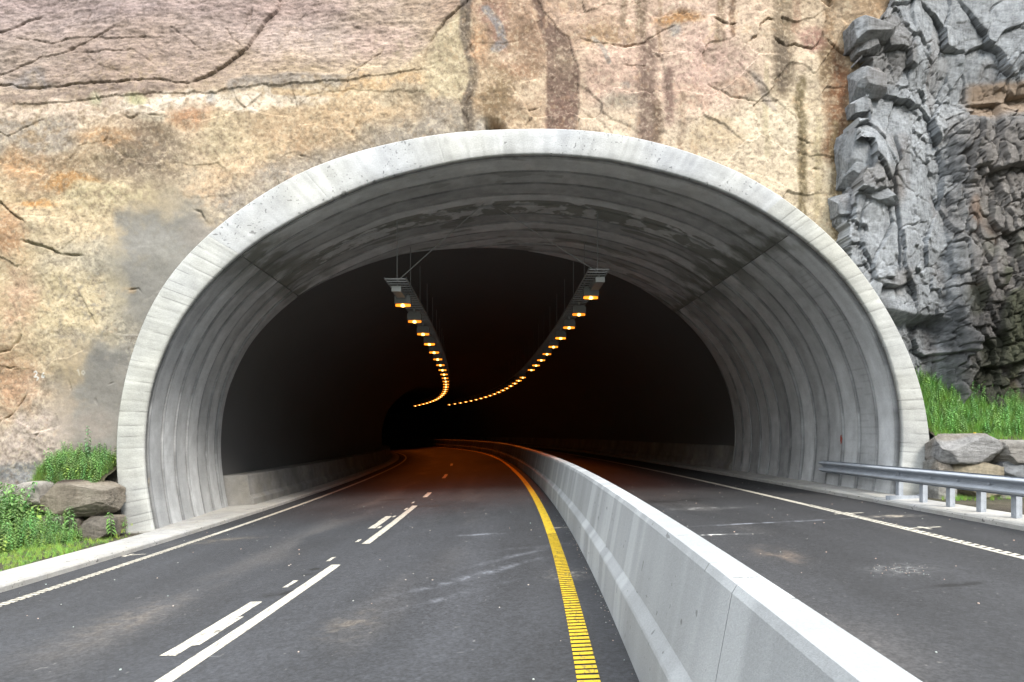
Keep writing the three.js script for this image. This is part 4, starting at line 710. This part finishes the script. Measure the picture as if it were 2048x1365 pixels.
for (const r of rows) {
  const root = group('cable_ladder'); tag(root, `cable ladder on hanger rods carrying the lamp ${r.side}`, 'cable ladder');
  const sEnd = r.s + SP * r.n - 1, n = Math.round((sEnd - r.start) / .7);
  for (const sg of [-1, 1]) mesh('side_rail', grid(4, n, (i, j) => { const q = [[0, 0], [0, .055], [.015, .055], [.015, 0], [0, 0]][i], s = lerp(r.start, sEnd, j / n); return [...rowPoint(r, s, .43 + q[1], sg * (.30 - q[0])), s, i]; }), galv, root);
  const rung = box(.58, .035, .03); let k = 0;
  for (let s = r.start + .05; s < 52; s += .3, k++) { const m = mesh('rung', rung, galv, root); m.position.set(...rowPoint(r, s, .445)); m.rotation.y = -at(AP, s); }
  const cab = []; for (const dx of [-.2, -.12, -.05, .08, .16, .22]) { const pts = []; for (let s = r.start + .5; s < sEnd; s += .8) pts.push(new THREE.Vector3(...rowPoint(r, s, .49 + .02 * rnd(), dx + rr(-.025, .025)))); cab.push(new THREE.TubeGeometry(new THREE.CatmullRomCurve3(pts), pts.length * 2, .016, 5)); }
  for (const q of cab) mesh('cable', q, cableMat, root);
  const ceil = (x, s) => { for (let t = .3; t < 3; t += .004) { const q = ring(t, rIn(t) + (s < 22 ? .08 : .3), s); if (q[0] <= x) return q[1]; } return 8; };
  for (let s = r.start + .35; s < 62; s += 2.8) {
    const a = rowPoint(r, s, .45), ty = ceil(a[0], s) + .05; mesh('hanger_rod', rod(a, [a[0], ty, a[2]], .012), galv, root);
    if (s < 20) { const bx = -.55 + (r.o > 0 ? .12 : -.12) + (at(AX, s) - at(AX, ZP)); mesh('brace_rod', rod(a, [bx, ceil(bx, s) + .05, a[2] - .1], .013), galv, root); }
  }
  const b = group('junction_box', ...rowPoint(r, r.start + .95, .25, r.o < 0 ? -.02 : .08)); b.rotation.y = -at(AP, r.start); tag(b, `long pale box under the ladder end, ${r.side}`, 'box', 'boxes under the cable ladders');
  mesh('case', box(.25, .14, 1.15), lampGrey, b); mesh('end_cap', box(.262, .15, .03, 0, 0, .585), std({ color: rgb(.55, .57, .57), roughness: .5 }), b); for (const z of [-.4, .4]) mesh('bracket', box(.03, .12, .05, 0, .12, z), galv, b);
}

// ---------------------------------------------------------------- plants
const leafMat = (r, g, b) => std({ color: rgb(r, g, b), roughness: .75, vertexColors: false });
function bladeGeo(n, h, spread, w) {         // a tuft of bent blades
  const P = [], I = []; const v = (x, y, z) => { P.push(x, y, z); return P.length / 3 - 1; };
  for (let i = 0; i < n; i++) {
    const a = rr(0, 6.28), L = h * rr(.55, 1), out = spread * rr(.3, 1), ca = Math.cos(a), sa = Math.sin(a), bx = rr(-.04, .04), bz = rr(-.04, .04), ww = w * rr(.7, 1.2);
    let p0, p1; for (let k = 0; k <= 3; k++) { const t = k / 3, y = L * (t - .28 * t * t * (out / spread)), d = out * t * t, q = ww * (1 - t * .92) / 2, x = bx + ca * d, z = bz + sa * d, a0 = v(x - sa * q, y, z + ca * q), a1 = v(x + sa * q, y, z - ca * q); if (k) I.push(p0, p1, a1, p0, a1, a0); p0 = a0; p1 = a1; }
  }
  const g = new THREE.BufferGeometry(); g.setAttribute('position', new THREE.Float32BufferAttribute(P, 3)); g.setIndex(I); g.computeVertexNormals(); return g;
}
function weedGeo(h, pairs, leaf, drop) {    // upright stem with toothed-looking opposite leaves, like a nettle
  const P = [], I = []; const v = (x, y, z) => { P.push(x, y, z); return P.length / 3 - 1; };
  const lx = rr(-.12, .12) * h, lz = rr(-.12, .12) * h, cx = t => lx * t * t, cz = t => lz * t * t;
  for (let k = 0; k < 4; k++) { const t = k / 4, u = (k + 1) / 4, r = .006; for (const [dx, dz] of [[r, 0], [0, r]]) { const a = v(cx(t) - dx, t * h, cz(t) - dz), b = v(cx(t) + dx, t * h, cz(t) + dz), c = v(cx(u) + dx * .7, u * h, cz(u) + dz * .7), d = v(cx(u) - dx * .7, u * h, cz(u) - dz * .7); I.push(a, b, c, a, c, d); } }
  for (let i = 0; i < pairs; i++) {
    const t = .12 + .88 * i / (pairs - 1), sz = leaf * (.55 + .9 * Math.sin(Math.PI * (.18 + .72 * t))) * rr(.75, 1.2), a0 = i * 1.57 + rr(-.4, .4);
    for (let m = 0; m < 2; m++) {
      const a = a0 + m * Math.PI + rr(-.2, .2), ca = Math.cos(a), sa = Math.sin(a), dr = drop * rr(.4, 1.3) - t * .25, x0 = cx(t), z0 = cz(t), y0 = t * h;
      const q = (l, w, up) => v(x0 + ca * l * sz - sa * w * sz, y0 - dr * l * l * sz + up * sz, z0 + sa * l * sz + ca * w * sz);
      const b = q(.08, 0, .02), m1 = q(.42, .27, .10), m2 = q(.42, -.27, .10), c = q(.5, 0, .02), e1 = q(.78, .15, .03), e2 = q(.78, -.15, .03), tip = q(1.12, 0, -.05);
      I.push(b, c, m1, b, m2, c, m1, c, e1, m2, e2, c, c, tip, e1, c, e2, tip);
    }
  }
  const g = new THREE.BufferGeometry(); g.setAttribute('position', new THREE.Float32BufferAttribute(P, 3)); g.setIndex(I); g.computeVertexNormals(); return g;
}
const groundL = (x, z) => { const s = -z; return Math.max(crown(-8.7) + SLOPE * s + .05, z < -14.05 ? bankL(x, z) - .03 : -9); };
function scatter(name, g, m, list, label, cat, tint) {
  const im = new THREE.InstancedMesh(g, m, list.length), M = new THREE.Matrix4(), Q = new THREE.Quaternion(), E = new THREE.Euler(), C = new THREE.Color();
  list.forEach((q, i) => { E.set(rr(-.16, .16), rr(0, 6.28), rr(-.16, .16)); Q.setFromEuler(E); M.compose(new THREE.Vector3(q[0], q[1], q[2]), Q, new THREE.Vector3(q[3], q[3] * (q[4] || 1), q[3])); im.setMatrixAt(i, M); const k = rr(.7, 1.3), y = rr(-.25, .35); const gk = cat === 'grass' || cat === 'weeds' ? 1.3 : 1; C.setRGB(tint[0] * k * gk * (1 + y), tint[1] * k * gk, tint[2] * k * gk * (1 - .3 * y)); im.setColorAt(i, C); });
  im.name = numbered(name); im.castShadow = im.receiveShadow = true; scene.add(im); return tag(im, label, cat, null, 'stuff');
}
const white = std({ color: 0xffffff, roughness: .7 }), leafy = new THREE.MeshPhysicalMaterial({ color: 0xffffff, roughness: .95, transmission: .35, thickness: 0, side: THREE.DoubleSide });
const tufts = [bladeGeo(12, .16, .14, .009), bladeGeo(15, .34, .26, .009), bladeGeo(14, .58, .4, .009)];
{ // left verge
  const low = [], mid = [], weeds = [[], [], []], WG = [weedGeo(.75, 14, .085, .5), weedGeo(.95, 18, .08, .6), weedGeo(.55, 11, .095, .4)];
  for (let i = 0; i < 9000; i++) { const z = rr(-14.4, -7.5), x = -8.75 - Math.pow(rnd(), .8) * 5.5 - at(AX, -z) * 0 + .4; const thin = fbm(x * 1.1, z * 1.1, 1600, 3) - .4 * Math.exp(-(((x + 9.5) / .7) ** 2) - (((z + 11) / .7) ** 2)); if (thin > .3 && x < -8.35 + (z + 15) * -.0) low.push([x, groundL(x, z), z, rr(.4, .95)]); }
  const dens = (x, z) => sst(-9.0, -9.7, x + .5 * sst(-13.4, -12, z)) * sst(-11.6, -12.4, z);
  for (let i = 0; i < 3600; i++) { const x = rr(-14.5, -8.9), z = rr(-14.25, -11.4); if (rnd() > dens(x, z)) continue; const k = Math.floor(rnd() * 3); weeds[k].push([x, groundL(x, z) - .03, z, rr(.6, 1.15) * (x > -9.5 ? .42 : x > -10.2 ? .7 : 1.25), 1]); if (rnd() > .4) mid.push([x + rr(-.1, .1), groundL(x, z), z + rr(-.1, .1), rr(.6, 1.2)]); }
  for (let i = 0; i < 1100; i++) { const x = rr(-10.9, -9.25), z = rr(-15.35, -14.5); const k = Math.floor(rnd() * 3); if (i % 2) weeds[k].push([x, bankL(x, z) - .03, z, rr(.35, .62) * (x < -10.5 ? .6 : 1), 1]); mid.push([x, bankL(x, z) - .02, z, rr(.6, 1.15)]); }
  for (let i = 0; i < 420; i++) { const x = rr(-12.5, -9.25), z = rr(-13.9, -12.9), k = i % 3; weeds[k].push([x, groundL(x, z) - .03, z, rr(.45, .8) * (x > -9.7 ? .6 : x > -10.4 ? .8 : 1.1), 1]); }
  for (let i = 0; i < 60; i++) { const x = rr(-9.4, -8.75), z = rr(-14.7, -14.2); weeds[2].push([x, groundL(x, Math.max(z, -14.1)), Math.max(z, -14.3) + .1, rr(.25, .5), 1]); }
  scatter('short_grass', tufts[0], leafy, low, 'short bright green grass along the kerb below the boulders', 'grass', [.17, .30, .04]);
  scatter('long_grass', tufts[1], leafy, mid, 'longer grass growing among the weeds near the boulders', 'grass', [.12, .235, .035]);
  weeds.forEach((w, k) => scatter('weed_cover', WG[k], leafy, w, ['dense knee high weeds round the boulders', 'dense tall nettles round the boulders', 'low broad leaved weeds round the boulders'][k], 'weeds', [[.11, .22, .05], [.10, .23, .05], [.15, .28, .045]][k]));
}
{ // right bank
  const mid = [], tall = [], weeds = [[], []], WG = [weedGeo(.6, 12, .08, .5), weedGeo(.8, 16, .07, .7)];
  for (let i = 0; i < 7600; i++) { const x = rr(9.72, 16.5), z = rr(-17.3, -14.75), y = bankR(x, z) - .02; if (z > -14.95 && rnd() > .5) continue; (rnd() > .42 + .3 * sst(-15.2, -14.8, z) ? tall : mid).push([x, y, z, rr(.4, .8) * (z > -15.1 ? .55 : 1)]); }
  for (let i = 0; i < 1500; i++) { const x = rr(9.75, 16.5), z = rr(-17.2, -15.05); weeds[i % 2].push([x, bankR(x, z) - .03, z, rr(.3, .62), 1]); }
  for (let i = 0; i < 150; i++) { const x = rr(9.1, 12.5), z = rr(-14.5, -13.9); if (fbm(x * 2, z * 2, 1610, 2) > .52) mid.push([x, crown(8.7) + SLOPE * -z + .08, z, rr(.3, .6)]); }
  scatter('bank_grass', tufts[1], leafy, mid, 'short green grass on the bank above the stone wall', 'grass', [.15, .30, .035]);
  scatter('tall_bank_grass', tufts[2], leafy, tall, 'tall green grass on the bank under the grey rock', 'grass', [.11, .25, .035]);
  weeds.forEach((w, k) => scatter('bank_weeds', WG[k], leafy, w, ['leafy green weeds among the bank grass', 'tall thin leaved weeds among the bank grass'][k], 'weeds', [[.09, .24, .035], [.11, .25, .06]][k]));
}
function plant(label, x, y, z, h, pairs, leaf, col, grp) {   // single plants one can pick out
  const root = group('weed_plant', x, y, z); tag(root, label, 'weed', grp); seed = Math.floor(x * 977 + h * 3331 + 5e5) >>> 0;
  mesh('foliage', weedGeo(h, pairs, leaf, .55), new THREE.MeshPhysicalMaterial({ color: rgb(...col.map(c => c * 1.6)), roughness: .95, transmission: .35, thickness: 0, side: THREE.DoubleSide }), root); mesh('stem', rod([0, -.05, 0], [0, h * .55, 0], .007, 5), std({ color: rgb(.09, .13, .04), roughness: .8 }), root);
}
const GW = 'single weeds standing out of the undergrowth';
plant('tall single nettle standing clear of the shelf weeds against the grey sprayed rock', PX(176, 15), bankL(-9.75, -15) + .05, -15, .98, 22, .07, [.05, .13, .04], GW);
plant('leafy weed leaning over the front of the large brown boulder', PX(140, 13.9), -.42, -13.9, .62, 15, .09, [.07, .17, .03], GW);
plant('small weed sprouting between kerb and portal foot', PX(250, 14.4), -.42, -14.4, .34, 9, .06, [.07, .15, .03], GW);
plant('bushy weed before the small dark boulder near the portal foot', PX(222, 14), -.42, -14, .5, 14, .08, [.08, .19, .025], GW);
plant('weed with broad leaves at the left corner of the shelf above the pale grey boulder', PX(98, 14.9), .72, -14.9, .62, 15, .085, [.05, .13, .03], GW);
for (const [u, v, z, c] of [[1950, 867, 15, 'yellow flower on the bank edge above the long granite boulder'], [1900, 766, 16.7, 'yellow flower at the foot of the grey rock near the portal'], [1908, 771, 16.6, 'second yellow flower at the foot of the grey rock near the portal']]) {
  const x = PX(u, z), y = PY(v, z), root = group('flower', x, y, -z); tag(root, c, 'flower', 'yellow flowers on the bank'); const hd = new THREE.SphereGeometry(.032, 8, 5); hd.scale(1, .6, 1); mesh('bloom', hd, std({ color: rgb(.75, .5, .02) }), root); mesh('stem', rod([0, -.3, 0], [0, 0, 0], .004, 5), leafMat(.06, .14, .03), root);
}
for (const [u, v, z, c] of [[1886, 780, 16.4, 'white flower umbel nearest the collar'], [1920, 802, 16, 'white flower umbel in the middle of the bank'], [2034, 796, 16.2, 'white flower umbel over the second top boulder']]) {
  const root = group('flower_umbel', PX(u, z), PY(v, z), -z); tag(root, c, 'flower', 'white umbels on the bank'); const bl = []; for (let i = 0; i < 9; i++) { const s = new THREE.SphereGeometry(.022, 6, 4); s.translate(rr(-.07, .07), rr(-.01, .02), rr(-.07, .07)); bl.push(s); } mesh('bloom', mergeGeometries(bl), std({ color: rgb(.6, .65, .5) }), root); mesh('stem', rod([0, -.55, 0], [0, 0, 0], .005, 5), leafMat(.07, .15, .03), root);
}
// ---------------------------------------------------------------- loose stones
{
  const peb = new THREE.IcosahedronGeometry(1, 1); { const a = peb.attributes.position; for (let i = 0; i < a.count; i++) { const k = .75 + .5 * noise3(a.getX(i) * 2, a.getY(i) * 2, a.getZ(i) * 2, 1700); a.setXYZ(i, a.getX(i) * k, a.getY(i) * k * .7, a.getZ(i) * k); } peb.computeVertexNormals(); }
  const l1 = [], l2 = [];
  for (let i = 0; i < 900; i++) { const a = rr(0, 6.28), q = Math.sqrt(rnd()), x = -8.95 + Math.cos(a) * q * .75 - .55, z = -11 + Math.sin(a) * q * .8; l1.push([x, crown(-8.7) - .075 + .07 * (1 - q) * 1, z, rr(.012, .035)]); }
  for (let i = 0; i < 330; i++) { const s = rr(4, 22), o = i % 3 ? (rnd() > .5 ? 1.35 + rr(0, .5) * rnd() : rr(-7.6, .6)) : rr(1.5, 7.6), p = road(s, o, .003); l2.push([p[0], p[1], p[2], rr(.004, .012)]); }
  for (let i = 0; i < 60; i++) { const h = roadHit(1800 + rr(-60, 60), 1140 + rr(-14, 14)), p = road(h[0], h[1], .003); l2.push([...p, rr(.002, .006)]); }
  for (let i = 0; i < 60; i++) { const s = rr(4.5, 14), p = road(s, .63 + rr(-.05, .03), .003); l2.push([...p, rr(.003, .007)]); }
  scatter('gravel', peb, white, l1, 'small heap of grey gravel beside the kerb', 'gravel', [.3, .3, .3]);
  scatter('road_grit', peb, white, l2, 'scattered pale grit on the asphalt', 'grit', [.42, .4, .36]);
}
renderer.render(scene, camera);
